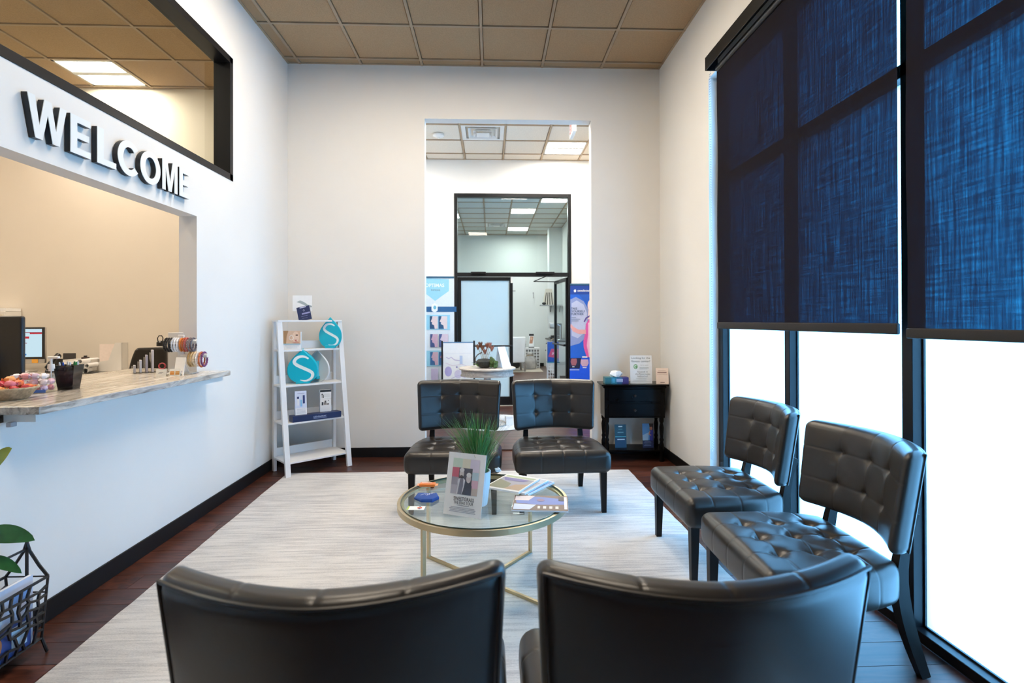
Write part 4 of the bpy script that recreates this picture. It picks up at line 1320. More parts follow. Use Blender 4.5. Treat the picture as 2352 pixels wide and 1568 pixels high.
prints(p, [('s', s_curve(-0.005, 0.125, 0.21, 0.24), lambda u: 0.006 + 0.018 * math.sin(PI * min(1, u * 0.9 + 0.1)), (235, 245, 248))], -0.006)
MB().rbox(-0.045, 0.045, -0.03, 0.03, 0, 0.028, 0.003, 1).build('foot', M_teal, t)
t = thing('drop_case', 'thick teal drop-shaped case with a white S curve on the middle shelf', 'display', on_shelf(-0.075, -0.135, 0.795), ang - R(30))
big = drop_poly(0, 0.118, 0.27, 0.325)
p = MB()
n = len(big)
V = []
for (yy, sc_) in ((-0.035, 0.93), (-0.03, 0.985), (-0.02, 1.0), (0.02, 1.0), (0.03, 0.97)):
    V += [(a * sc_, yy, 0.118 + (b_ - 0.118) * sc_) for a, b_ in big]
F = [tuple(range(n)), tuple(4 * n + i for i in reversed(range(n)))]
for k in range(4):
    F += [(k * n + i, (k + 1) * n + i, (k + 1) * n + (i + 1) % n, k * n + (i + 1) % n) for i in range(n)]
p.add(V, F)
p = p.build('shell', M_teal, t, 30)
prints(p, [('s', s_curve(-0.005, 0.135, 0.26, 0.26), lambda u: 0.008 + 0.022 * math.sin(PI * min(1, u * 0.9 + 0.1)), (238, 246, 248))], -0.035)
MB().rbox(-0.06, 0.06, -0.03, 0.03, 0, 0.02, 0.004, 1).build('foot', M_teal, t)
t = thing('case_lid', 'open white drop-shaped lid with a teal insert beside the teal case', 'display lid', on_shelf(0.085, -0.085, 0.795), ang - R(62))
lid = drop_poly(0, 0.11, 0.26, 0.30)
MB().prism([(a, b_) for a, b_ in lid], 0.0, 0.012, face=M_white, side=M_white).build('lid', M_white, t)
rimp = [(a, -0.006, b_) for a, b_ in lid]
MB().tube(rimp, 0.006, 6, closed=True).build('rim', M_white, t, True)
MB().rbox(-0.06, 0.02, -0.035, -0.002, 0.045, 0.20, 0.004, 1).build('insert', mat('cyan_card', (0.05, 0.62, 0.80), 0.3), t)
MB().rbox(-0.07, 0.03, -0.05, -0.002, 0.028, 0.055, 0.004, 1).build('insert_ledge', M_teal, t)
# navy tray with two leaflet boxes
t = thing('navy_tray', 'navy display tray lettered skinbetter on the lower middle shelf', 'display tray', on_shelf(0.01, -0.215, 0.465), ang - R(2))
p = MB().rbox(-0.225, 0.225, -0.05, 0.05, 0, 0.055, 0.002, 1).build('tray', M_navy, t)
prints(p, [('t', 'skinbetter', 0.02, 0.032, 0.12, (190, 205, 235), 0.018, 0.004), ('r', -0.04, 0.014, 0.085, 0.018, (140, 155, 200))], -0.05)
t = thing('leaflet_box', 'pale blue leaflet box showing skincare bottles on the navy tray', 'leaflet box', on_shelf(-0.125, -0.205, 0.52), ang - R(10))
p = MB().rbox(-0.05, 0.05, -0.02, 0.02, 0, 0.215, 0.002, 1).build('box', mat('pale_lavender_card', (0.68, 0.73, 0.88), 0.4), t)
p.rotation_euler = (-R(6), 0, 0)
prints(p, [('r', -0.03, 0.19, 0.03, 0.195, (150, 155, 190)), ('r', -0.034, 0.145, -0.016, 0.165, (30, 40, 95)), ('r', -0.033, 0.085, -0.017, 0.145, (235, 235, 238)), ('r', 0.016, 0.10, 0.034, 0.175, (45, 55, 110)), ('r', -0.006, 0.075, 0.01, 0.135, (130, 185, 225)),
           ('r', -0.05, 0.0, 0.05, 0.062, (238, 238, 242))] + textlines(-0.04, 0.04, 0.052, 4, 0.011, (190, 192, 205), 0.003, 5), -0.02)
t = thing('leaflet_box', 'white leaflet box with a black header on the navy tray', 'leaflet box', on_shelf(0.115, -0.185, 0.52), ang - R(14))
p = MB().rbox(-0.05, 0.05, -0.02, 0.02, 0, 0.205, 0.002, 1).build('box', M_paper, t)
prints(p, [('r', -0.05, 0.185, 0.05, 0.205, (25, 25, 28)), ('r', -0.05, 0.12, 0.05, 0.122, (200, 198, 195)), ('r', -0.037, 0.132, -0.027, 0.162, (200, 195, 190)), ('r', -0.026, 0.132, -0.016, 0.158, (45, 40, 40)), ('r', -0.037, 0.158, -0.027, 0.17, (30, 30, 30)),
           ('r', -0.036, 0.062, -0.022, 0.092, (35, 32, 32)), ('r', -0.018, 0.066, 0.006, 0.088, (150, 140, 135)), ('r', 0.008, 0.066, 0.03, 0.076, (110, 100, 98)), ('r', -0.01, 0.088, 0.004, 0.104, (80, 74, 72)), ('r', 0.02, 0.1, 0.026, 0.108, (60, 56, 55))]
       + textlines(-0.03, 0.04, 0.165, 3, 0.01, (215, 213, 210), 0.003, 6), -0.02)

# ================================================================== CONSOLE TABLE
cs = thing('console_table', 'black wooden console table with two drawers in the back corner', 'console table', (1.395, 5.235, 0), R(-3))
M_bwood = mat('black_lacquered_wood', (0.003, 0.0026, 0.0026), 0.2, spec=0.09, var=0.2)
MB().rbox(-0.325, 0.325, -0.16, 0.16, 0.735, 0.752, 0.008, 3).build('top', M_bwood, cs, True)
MB().rbox(-0.305, 0.305, -0.14, 0.145, 0.715, 0.735, 0.006, 2).build('moulding', M_bwood, cs, True)
MB().rbox(-0.292, 0.292, -0.12, 0.14, 0.425, 0.716, 0.003, 1).build('case', M_bwood, cs)
for z in (0.44, 0.58):
    d = MB().rbox(-0.255, 0.255, -0.128, -0.118, z, z + 0.125, 0.004, 1).build('drawer', M_bwood, cs)
    MB().lathe([(0.0, -0.022), (0.010, -0.02), (0.013, -0.014), (0.006, -0.006), (0.006, 0.0)], n=14).build('knob', mat('dark_bronze', (0.05, 0.04, 0.035), 0.35, metal=0.8), d, True).matrix_local = Matrix.Translation((0, -0.128, z + 0.062)) @ Matrix.Rotation(R(-90), 4, 'X')
prof = [(0.022, 0.0), (0.024, 0.02), (0.016, 0.04), (0.019, 0.08), (0.022, 0.13), (0.022, 0.16), (0.015, 0.19), (0.021, 0.21), (0.014, 0.23), (0.019, 0.28), (0.022, 0.33), (0.014, 0.37), (0.022, 0.39), (0.022, 0.425)]
for x in (-0.265, 0.265):
    for y in (-0.095, 0.115):
        MB().lathe(prof, (x, y, 0), n=16).build('turned_leg', M_bwood, cs, True)
MB().rbox(-0.285, 0.285, -0.115, 0.135, 0.095, 0.115, 0.004, 1).build('lower_shelf', M_bwood, cs)
CM = Matrix.Translation((1.395, 5.235, 0)) @ Matrix.Rotation(R(-3), 4, 'Z')
def on_con(x, y, z):
    return tuple(CM @ Vector((x, y, z)))
t = thing('tissue_box', 'teal to purple tissue box with a tissue pulled up', 'tissue box', on_con(-0.165, -0.03, 0.752), R(-2))
mbx = MB()
for a, b_, c in ((-0.115, -0.055, (45, 105, 110)), (-0.055, 0.0, (45, 125, 150)), (0.0, 0.05, (40, 90, 130)), (0.05, 0.115, (62, 35, 110))):
    mbx.use(flat(c)).box(a, b_, -0.055, 0.055, 0, 0.062)
mbx.build('box', None, t)
prints(t, [('r', -0.005, 0.018, 0.058, 0.048, (165, 175, 205)), ('r', -0.045, 0.01, -0.02, 0.052, (70, 160, 190))], -0.055)
V = []; F = []
nn = 20
for k in range(5):
    for i in range(nn):
        a = 2 * PI * i / nn
        r_ = (0.035, 0.055, 0.06, 0.045, 0.006)[k] * (1 + 0.25 * math.sin(3 * a + k) + 0.12 * math.sin(7 * a))
        V.append((-0.005 + r_ * math.cos(a), 0.6 * r_ * math.sin(a), 0.062 + (0, 0.012, 0.03, 0.052, 0.058)[k] + 0.008 * math.sin(2 * a + k)))
for k in range(4):
    for i in range(nn):
        F.append((k * nn + i, k * nn + (i + 1) % nn, (k + 1) * nn + (i + 1) % nn, (k + 1) * nn + i))
F.append(tuple(4 * nn + i for i in range(nn)))
MB().add(V, F).build('tissue', M_paper, t, True)
GR = (120, 122, 118)
easel_card('sign_holder', 'white sign in an acrylic holder asking Looking for the fitness center', 'sign', on_con(0.078, -0.06, 0.752), R(-4), 0.212, 0.275, 5,
    [('t', 'Looking for the', 0.0, 0.247, 0.182, GR, 0.022), ('t', 'fitness center?', 0.0, 0.218, 0.182, GR, 0.020),
     ('e', -0.052, 0.165, 0.020, 0.024, (120, 165, 95)), ('e', -0.052, 0.165, 0.013, 0.017, (215, 232, 205)), ('e', -0.047, 0.162, 0.008, 0.012, (120, 165, 95)),
     ('t', 'It is now', 0.035, 0.180, 0.075, (175, 178, 172), 0.012), ('r', -0.015, 0.150, 0.075, 0.154, (150, 158, 145)), ('r', -0.015, 0.140, 0.06, 0.143, (190, 194, 188)),
     ('t', 'located in', 0.015, 0.115, 0.10, GR, 0.013), ('t', 'the front suite', 0.015, 0.093, 0.145, GR, 0.014), ('t', 'behind us!', 0.015, 0.072, 0.10, GR, 0.013),
     ('r', -0.05, 0.048, 0.05, 0.051, (180, 182, 178)), ('r', -0.08, 0.032, 0.05, 0.035, (165, 168, 164)), ('r', -0.085, 0.02, 0.09, 0.022, (190, 192, 188))], acr=True)
easel_card('notice_card', 'small blush pink notice card at the right end of the console table', 'card', on_con(0.275, -0.10, 0.752), R(-10), 0.118, 0.155, 14,
    [('r', -0.035, 0.128, 0.035, 0.132, (190, 160, 150)), ('r', -0.045, 0.108, 0.042, 0.118, (150, 120, 112)), ('r', -0.05, 0.094, 0.05, 0.097, (185, 155, 145)), ('r', -0.02, 0.012, 0.02, 0.018, (120, 95, 90))], flat((238, 218, 205)))
t = easel_card('brochure_rack', 'dark teal brochure stand on the left of the console lower shelf', 'brochure', on_con(-0.115, -0.02, 0.115), R(2), 0.115, 0.225, 6,
    [('r', -0.055, 0.0, 0.055, 0.095, (12, 62, 100)), ('r', -0.055, 0.102, 0.055, 0.110, (90, 190, 205)), ('r', -0.02, 0.2, 0.02, 0.21, (225, 235, 235)), ('r', -0.02, 0.175, 0.02, 0.182, (80, 140, 150)), ('r', -0.03, 0.145, 0.03, 0.152, (120, 170, 180)), ('r', -0.035, 0.075, 0.04, 0.084, (215, 228, 235))], flat((10, 75, 95)))
t = easel_card('brochure_rack', 'blue brochure with a figure in blue on the right of the console lower shelf', 'brochure', on_con(0.155, -0.02, 0.115), R(-2), 0.11, 0.235, 6,
    [('r', -0.055, 0.07, 0.02, 0.235, (85, 150, 215)), ('p', [(-0.055, 0.12), (0.01, 0.15), (0.0, 0.07), (-0.055, 0.07)], (160, 200, 235)), ('p', [(0.015, 0.07), (0.045, 0.07), (0.05, 0.17), (0.02, 0.17)], (50, 55, 160)), ('e', 0.03, 0.187, 0.014, 0.018, (190, 130, 110)),
     ('p', [(0.012, 0.235), (0.05, 0.235), (0.05, 0.18), (0.04, 0.205), (0.018, 0.2)], (40, 22, 22)), ('s', [(0.02, 0.16), (0.01, 0.13), (0.03, 0.12)], 0.012, (195, 140, 120))] + textlines(-0.045, 0.03, 0.06, 4, 0.012, (110, 130, 180), 0.004, 8), flat((22, 32, 78)))

# ================================================================== RUG
rg = MB()
RC = [(-1.66, 0.45), (1.30, 0.45), (1.249, 4.829), (-1.832, 4.869)]
def rugpt(u, v):
    a = Vector(RC[0]).lerp(Vector(RC[1]), u); b_ = Vector(RC[3]).lerp(Vector(RC[2]), u)
    return a.lerp(b_, v)
V = []; F = []
N1, N2 = 30, 44
rq = random.Random(2)
for i in range(N1 + 1):
    for j in range(N2 + 1):
        p = rugpt(i / N1, j / N2)
        e = min(i, N1 - i) == 0 or min(j, N2 - j) == 0
        jit = 0.004 if e else 0
        V.append((p.x + rq.uniform(-jit, jit), p.y + rq.uniform(-jit, jit), 0.010 if not e else 0.0085))
base = len(V)
ringi = [i * (N2 + 1) for i in range(N1 + 1)] + [N1 * (N2 + 1) + j for j in range(1, N2 + 1)] + [i * (N2 + 1) + N2 for i in range(N1 - 1, -1, -1)] + [j for j in range(N2 - 1, 0, -1)]
for i in range(N1):
    for j in range(N2):
        a = i * (N2 + 1) + j
        F.append((a, a + N2 + 1, a + N2 + 2, a + 1))
for q in ringi:
    V.append((V[q][0], V[q][1], 0.0008))
for k in range(len(ringi)):
    k2 = (k + 1) % len(ringi)
    F.append((ringi[k], base + k, base + k2, ringi[k2]))
o = MB().add(V, F).build('area_rug', M_rug, None, 30)
tag(o, 'large ivory and grey striated area rug under the coffee table', 'rug')

# ================================================================== ACCENT CHAIRS
def chair_meshes():
    sx = (-0.152, 0.0, 0.152)
    sy = (-0.145, 0.0, 0.145)
    def grooves(vals, ds=(0, 0.004, 0.009, 0.016)):
        out = []
        for v in vals:
            for d in ds:
                out += [v + d, v - d]
        return out
    hx, hy, hz = 0.335, 0.280, 0.08
    def seat_fn(P, nrm):
        x, y, z = P
        top = max(0.0, nrm.z); front = max(0.0, -nrm.y); side = abs(nrm.x)
        dz = 0.0
        crown = (1 - (x / hx) ** 2) * (1 - (y / hy) ** 2)
        if z > 0:
            z += 0.016 * crown * (z / hz)
        if top > 0.5:
            d = 0
            for a in sx:
                for b_ in sy:
                    rr_ = math.hypot(x - a, y - b_)
                    d += 0.018 * math.exp(-(rr_ / 0.024) ** 2) + 0.008 * math.exp(-(rr_ / 0.06) ** 2)
            for a in sx:
                d += 0.0018 * math.exp(-((x - a) / 0.0045) ** 2) * min(1, (1 - (y / hy) ** 2) * 3 + 0.35)
            for b_ in sy:
                d += 0.0018 * math.exp(-((y - b_) / 0.0045) ** 2) * min(1, (1 - (x / hx) ** 2) * 3 + 0.35)
            z -= d
        if front > 0.5:
            for a in sx:
                y += 0.0016 * math.exp(-((x - a) / 0.0045) ** 2)
            y -= 0.010 * (1 - (z / hz) ** 2) * (1 - (x / hx) ** 4)
        if side > 0.5:
            for b_ in sy:
                x -= math.copysign(0.0016 * math.exp(-((y - b_) / 0.0045) ** 2), x)
            x += math.copysign(0.010 * (1 - (z / hz) ** 2), x)
        t_ = max(0.0, (y + 0.02) / (hy + 0.02))
        x *= 1 - 0.27 * t_ ** 2.2
        return [x, y, z]
    seat = MB().rbox(-hx, hx, -0.055 - hy, -0.055 + hy, 0.28, 0.28 + 2 * hz, 0.042, 4, fn=seat_fn, xs=grooves(sx), ys=grooves(sy), n=(34, 32, 6)).mesh('seat', M_leather, 75)
    bx_, by_, bz_ = 0.335, 0.042, 0.195
    zc = 0.685
    tz = (0.075, -0.065)
    SAG = 0.125
    def bend(x, y, z):
        x *= 0.94 + 0.06 * (z + bz_) / (2 * bz_)
        return [x, y - SAG * (abs(x) / bx_) ** 1.8 + (z + bz_) * 0.17 + 0.275, z]
    def back_fn(P, nrm):
        x, y, z = P
        front = max(0.0, -nrm.y)
        d = 0
        if front > 0.5:
            for a in sx:
                for b_ in tz:
                    rr_ = math.hypot(x - a, z - b_)
                    d += 0.012 * math.exp(-(rr_ / 0.018) ** 2) + 0.004 * math.exp(-(rr_ / 0.045) ** 2)
            for a in sx:
                d += 0.0014 * math.exp(-((x - a) / 0.0045) ** 2)
            for b_ in tz:
                d += 0.0014 * math.exp(-((z - b_) / 0.0045) ** 2)
            d -= 0.014 * (1 - (x / bx_) ** 4) * (1 - (z / bz_) ** 4)
            y += d
        if nrm.z > 0.5:
            for a in sx:
                z -= 0.0015 * math.exp(-((x - a) / 0.0045) ** 2)
        return bend(x, y, z)
    back = MB().rbox(-bx_, bx_, -by_, by_, zc - bz_, zc + bz_, 0.034, 4, fn=back_fn, xs=grooves(sx), zs=grooves(tz), n=(34, 3, 20)).mesh('backrest', M_leather, 75)
    pth = []
    e = 0.008
    pts = []
    a_, c_ = bx_ - 0.012, bz_ - 0.012
    for i in range(24): pts.append((-a_ + 2 * a_ * i / 24, c_))
    for i in range(12): pts.append((a_, c_ - 2 * c_ * i / 12))
    for i in range(24): pts.append((a_ - 2 * a_ * i / 24, -c_))
    for i in range(12): pts.append((-a_, -c_ + 2 * c_ * i / 12))
    pth = [tuple(Vector(bend(x, by_ - 0.007, z)) + Vector((0, 0, zc))) for x, z in pts]
    pip = MB().tube(pth, 0.0052, 6, closed=True).mesh('piping', M_leather, True)
    fl_ = MB().tube([(0.292, -0.292, 0.0), (0.288, -0.288, 0.30)], lambda t_: 0.016 + 0.007 * t_, square=True, up=(1, 0, 0)).mesh('front_leg', M_espresso)
    fr_ = MB().tube([(-0.292, -0.292, 0.0), (-0.288, -0.288, 0.30)], lambda t_: 0.016 + 0.007 * t_, square=True, up=(1, 0, 0)).mesh('front_leg', M_espresso)
    rear = []
    for s in (-1, 1):
        path = []
        for i in range(13):
            t_ = i / 12
            z = 0.62 * t_
            y = 0.315 - 0.085 * math.sin(min(1, t_ / 0.6) * PI / 2) + 0.12 * max(0, t_ - 0.6) ** 1.5 * 2
            path.append((s * (0.235 - 0.02 * t_), y, z))
        rear.append(MB().tube(path, lambda t_: 0.017 + 0.006 * math.sin(PI * min(1, t_ * 1.2)), square=True, up=(1, 0, 0)).mesh('rear_leg', M_espresso, 30))
    return seat, back, pip, fl_, fr_, rear
SEAT, BACK, PIP, FLG, FRG, REAR = chair_meshes()
def chair(loc_, rz, label):
    t = thing('accent_chair', label, 'chair', loc_, rz, 'black tufted leather accent chairs')
    link('seat', SEAT, t)
    b_ = link('backrest', BACK, t)
    link('piping', PIP, b_)
    link('front_leg', FLG, t); link('front_leg', FRG, t)
    link('rear_leg', REAR[0], t); link('rear_leg', REAR[1], t)
    return t
RZ0 = 0.0105
chair((-0.262, 4.06, 0.011), R(-2), 'black tufted leather chair facing the camera behind the grass plant')
chair((0.500, 4.045, 0.011), R(1), 'black tufted leather chair facing the camera, next to the console table')
chair((1.345, 3.04, 0.004), R(-90), 'black tufted leather chair by the window, the farther of the two')
chair((1.342, 2.225, 0.004), R(-91), 'black tufted leather chair by the window, the nearer of the two')
chair((-0.305, 1.29, 0.011), R(180), 'black leather chair seen from behind at the bottom left of the picture')
chair((0.424, 1.285, 0.011), R(180), 'black leather chair seen from behind at the bottom right of the picture')

# ================================================================== COFFEE TABLE
TX, TY, TZ, TR = -0.043, 2.79, 0.45, 0.44
tb = thing('coffee_table', 'round glass coffee table with a gold metal frame on the rug', 'coffee table', (TX, TY, 0.0105))
zt = TZ - 0.0105
n = 72
def annulus(r0, r1, z0, z1):
    prof = [(r0, z0), (r1, z0), (r1, z1), (r0, z1), (r0, z0)]
    return MB().lathe(prof, n=n)
annulus(TR - 0.018, TR, zt - 0.032, zt - 0.004).build('rim_ring', M_gold, tb, 30)
MB().lathe([(0.0, zt - 0.008), (TR - 0.019, zt - 0.008), (TR - 0.019, zt), (0.0, zt)], n=n).build('glass_top', M_tglass, tb, 30)
annulus(TR - 0.019, TR - 0.0165, zt - 0.008, zt - 0.0002).build('glass_edge', M_gedge, tb, 30)
annulus(TR - 0.034, TR - 0.018, zt - 0.012, zt - 0.009).build('inner_lip', M_gold, tb, 30)
LA = (51, 138, 231, 318)
for a in LA:
    x, y = (TR - 0.012) * math.cos(R(a)), (TR - 0.012) * math.sin(R(a))
    Mx = Matrix.Translation((x, y, 0)) @ Matrix.Rotation(R(a), 4, 'Z')
    MB().rbox(-0.011, 0.011, -0.007, 0.007, 0, zt - 0.03, 0.0015, 1, M=Mx).build('leg', M_gold, tb)
for k, (a, b_) in enumerate(((51, 231), (138, 318))):
    p0 = ((TR - 0.012) * math.cos(R(a)), (TR - 0.012) * math.sin(R(a)), 0.008)
    p1 = ((TR - 0.012) * math.cos(R(b_)), (TR - 0.012) * math.sin(R(b_)), 0.008)
    MB().tube([p0, p1], 0.007, square=True, up=(0, 0, 1)).build('cross_bar', M_gold, tb)

# sign on table
sg = thing('sign_holder', 'tilted white photo sign lettered SWEETGRASS on the coffee table', 'sign', (-0.141, 2.515, TZ + 0.0005), R(-25))
W_, HH = 0.20, 0.288
p = MB().box(-W_ / 2, W_ / 2, 0, 0.002, 0, HH).build('poster', M_paper, sg)
p.rotation_euler = (-R(13), 0, 0)
x0, x1, z0, z1 = -0.072, 0.070, 0.098, 0.262
wv, hv_ = (x1 - x0), (z1 - z0)
def rr_(a, b_, c, d, colr): return ('r', x0 + a * wv, z0 + b_ * hv_, x0 + c * wv, z0 + d * hv_, colr)
it = [rr_(0, 0.75, 0.12, 1, (205, 222, 205)), rr_(0.10, 0.74, 0.36, 1, (205, 222, 205)), rr_(0.36, 0.70, 0.66, 1, (228, 222, 200)), rr_(0.66, 0.62, 1, 1, (222, 212, 228)),
      rr_(0, 0.46, 0.3, 0.74, (205, 105, 122)), rr_(0, 0.24, 0.24, 0.47, (165, 160, 172)), rr_(0, 0, 0.26, 0.25, (190, 186, 196)), rr_(0.72, 0.42, 1, 0.64, (188, 212, 222)), rr_(0.72, 0.2, 1, 0.42, (222, 182, 196)), rr_(0.72, 0, 1, 0.2, (205, 190, 180)),
      rr_(0.26, 0.0, 0.76, 0.74, (92, 92, 104)),
      ('p', [(x0 + 0.22 * wv, z0), (x0 + 0.44 * wv, z0), (x0 + 0.50 * wv, z0 + 0.25 * hv_), (x0 + 0.46 * wv, z0 + 0.45 * hv_), (x0 + 0.30 * wv, z0 + 0.46 * hv_), (x0 + 0.25 * wv, z0 + 0.3 * hv_)], (125, 125, 140)),
      ('p', [(x0 + 0.22 * wv, z0), (x0 + 0.27 * wv, z0), (x0 + 0.33 * wv, z0 + 0.46 * hv_), (x0 + 0.27 * wv, z0 + 0.42 * hv_)], (215, 215, 220)),
      ('p', [(x0 + 0.42 * wv, z0), (x0 + 0.47 * wv, z0 + 0.1 * hv_), (x0 + 0.52 * wv, z0 + 0.4 * hv_), (x0 + 0.44 * wv, z0 + 0.46 * hv_), (x0 + 0.46 * wv, z0 + 0.25 * hv_)], (220, 220, 225)),
      ('p', [(x0 + 0.45 * wv, z0), (x0 + 0.78 * wv, z0), (x0 + 0.78 * wv, z0 + 0.25 * hv_), (x0 + 0.72 * wv, z0 + 0.36 * hv_), (x0 + 0.56 * wv, z0 + 0.36 * hv_), (x0 + 0.5 * wv, z0 + 0.22 * hv_)], (70, 72, 84)),
      ('e', x0 + 0.37 * wv, z0 + 0.58 * hv_, 0.012, 0.020, (205, 200, 200)), ('e', x0 + 0.37 * wv, z0 + 0.68 * hv_, 0.0125, 0.010, (225, 222, 222)), ('e', x0 + 0.37 * wv, z0 + 0.49 * hv_, 0.009, 0.007, (90, 88, 94)),
      ('e', x0 + 0.645 * wv, z0 + 0.46 * hv_, 0.0125, 0.021, (215, 205, 205)), ('e', x0 + 0.645 * wv, z0 + 0.555 * hv_, 0.013, 0.011, (235, 232, 230)),
      ('t', 'SWEETGRASS', 0.004, 0.078, 0.108, (60, 60, 68), 0.017, 0.008), ('t', 'THE ERAS TOUR', 0.004, 0.060, 0.104, (60, 60, 68), 0.013, 0.006), ('t', 'HILTON HEAD ISLAND', 0.004, 0.049, 0.06, (110, 110, 120), 0.004)] 
it = it[:-1] + [('r', -0.03, 0.047, 0.036, 0.0495, (130, 130, 140))]
it += textlines(-0.076, 0.08, 0.040, 4, 0.0065, (172, 172, 182), 0.0032, 3)
prints(p, it, 0.0, step=0.00012)
MB().box(-W_ / 2 - 0.006, W_ / 2 + 0.006, -0.006, -0.003, -0.0, HH + 0.006).build('front_sleeve', M_acryl, p)
MB().box(-W_ / 2 - 0.006, W_ / 2 + 0.006, 0.004, 0.006, -0.0, HH + 0.006).build('rear_sleeve', M_acryl, p)
MB().box(-W_ / 2 - 0.006, W_ / 2 + 0.006, -0.006, 0.085, 0, 0.002).build('base', M_acryl, sg)

# potted grass
pg = thing('potted_grass', 'white ribbed pot of tall green grass on the coffee table', 'potted plant', (-0.068, 2.675, TZ + 0.0005))
MB().lathe([(0.0, 0.004), (0.042, 0.0), (0.047, 0.004), (0.062, 0.12), (0.064, 0.17), (0.058, 0.17), (0.055, 0.15), (0.0, 0.15)], n=64,
           fn=lambda r, z, t_: r * (1 + 0.022 * math.sin(20 * t_))).build('pot', mat('white_ceramic', (0.80, 0.82, 0.84), 0.3), pg, 60)
MB().lathe([(0.0, 0.156), (0.05, 0.154), (0.054, 0.15)], n=24).build('soil', mat('dark_moss', (0.03, 0.035, 0.02), 0.9, var=0.4, scale=80), pg, True)
def blades(n, seed, colr, name, hmin, hmax, spread):
    rb = random.Random(seed)
    V = []; F = []
    for k in range(n):
        a = rb.random() * 2 * PI
        r0 = 0.045 * math.sqrt(rb.random())
        b0 = Vector((r0 * math.cos(a), r0 * math.sin(a), 0.15))
        lean = spread * (0.15 + rb.random() ** 1.3)
        da = a + rb.uniform(-0.7, 0.7)
        L = rb.uniform(hmin, hmax)
        w = rb.uniform(0.0016, 0.0030)
        side = Vector((-math.sin(da), math.cos(da), 0))
        o = len(V)
        m_ = 5
        for i in range(m_ + 1):
            t_ = i / m_
            p_ = b0 + Vector((math.cos(da), math.sin(da), 0)) * (lean * L * (t_ ** 1.6)) + Vector((0, 0, L * t_ * (1 - 0.12 * lean * t_)))
            ww = w * (1 - t_ ** 2 * 0.95)
            V += [p_ - side * ww, p_ + side * ww]
        for i in range(m_):
            F.append((o + 2 * i, o + 2 * i + 1, o + 2 * i + 3, o + 2 * i + 2))
    ob = MB().add(V, F).build(name, colr, pg, True)
    ob['kind'] = 'stuff'
M_grass = mat('fresh_grass', (0.055, 0.20, 0.045), 0.45, var=0.55, scale=30)
M_grass2 = mat('dry_grass', (0.16, 0.20, 0.06), 0.5, var=0.4, scale=30)
blades(330, 11, M_grass, 'grass_blades', 0.20, 0.32, 0.62)
blades(70, 12, M_grass2, 'dry_grass_blades', 0.15, 0.28, 0.75)
t = thing('crumpled_paper', 'tiny crumpled white paper tucked at the grass pot', 'paper', (0.032, 2.70, TZ + 0.155))
rq2 = random.Random(5)
MB().ball((0, 0, 0.012), 0.013, 9, 6, (1.4, 0.8, 0.8), fn=lambda d: 1 + 0.35 * math.sin(11 * d.x + 5 * d.z) * math.cos(7 * d.y)).build('crumple', M_paper, t)
MB().add([(-0.01, 0, 0), (0.004, 0, 0.004), (-0.03, 0.002, -0.004)], [(0, 1, 2)]).build('loose_corner', M_paper, t)

def magazine(loc_, rz, w, h, th, label, items, spine=(240, 240, 240), sag=0.0):
    t = thing('magazine', label, 'magazine', loc_, rz)
    MB().rbox(-w / 2, w / 2, -h / 2, h / 2, 0.0008, th - 0.0008, 0.0006, 1).build('pages', M_paper, t)
    c = MB().box(-w / 2 - 0.001, w / 2 + 0.001, -h / 2 - 0.001, h / 2 + 0.001, th - 0.0008, th).box(-w / 2 - 0.001, w / 2 + 0.001, -h / 2 - 0.001, h / 2 + 0.001, 0, 0.0008)
    c = c.box(-w / 2 - 0.0018, -w / 2 - 0.001, -h / 2, h / 2, 0, th).build('cover', flat(spine), t)
    q = prints(t, items, 0.0, name='cover_print', step=0.00015)
    q.matrix_local = Matrix.Translation((0, 0, th + 0.0002)) @ Matrix.Rotation(R(-90), 4, 'X')
    return t
# stack of three fanned magazines
MX, MY = 0.118, 2.935
for k, (dx, dy, rz, lb) in enumerate(((0.075, 0.022, -38, 'bottom'), (0.045, 0.012, -34, 'middle'), (0.0, 0.0, -30, 'top'))):
    art = [('r', -0.10, -0.125, 0.10, 0.125, [(120, 150, 190), (190, 190, 195), (225, 222, 215)][k])]
    if k == 2:
        art += [('r', -0.095, -0.115, 0.095, 0.075, (150, 145, 155)), ('p', [(-0.095, -0.115), (0.02, -0.115), (0.0, -0.02), (-0.095, 0.03)], (120, 118, 90)), ('p', [(0.0, -0.115), (0.095, -0.115), (0.095, 0.0), (0.03, -0.03)], (165, 135, 105)),
                ('r', -0.09, 0.082, 0.09, 0.112, (165, 175, 140)), ('p', [(-0.06, 0.02), (0.05, 0.03), (0.07, 0.07), (-0.09, 0.07)], (110, 100, 150))]
    else:
        art += [('r', -0.09, -0.11, 0.09, 0.06, [(90, 105, 130), (160, 150, 150)][k]), ('r', -0.08, -0.1, 0.0, -0.02, (205, 190, 170))]
    magazine((MX + dx, MY + dy, TZ + 0.001 + 0.0095 * k), R(rz), 0.205, 0.265, 0.009, '%s magazine of the fanned stack behind the photo sign' % lb, art)
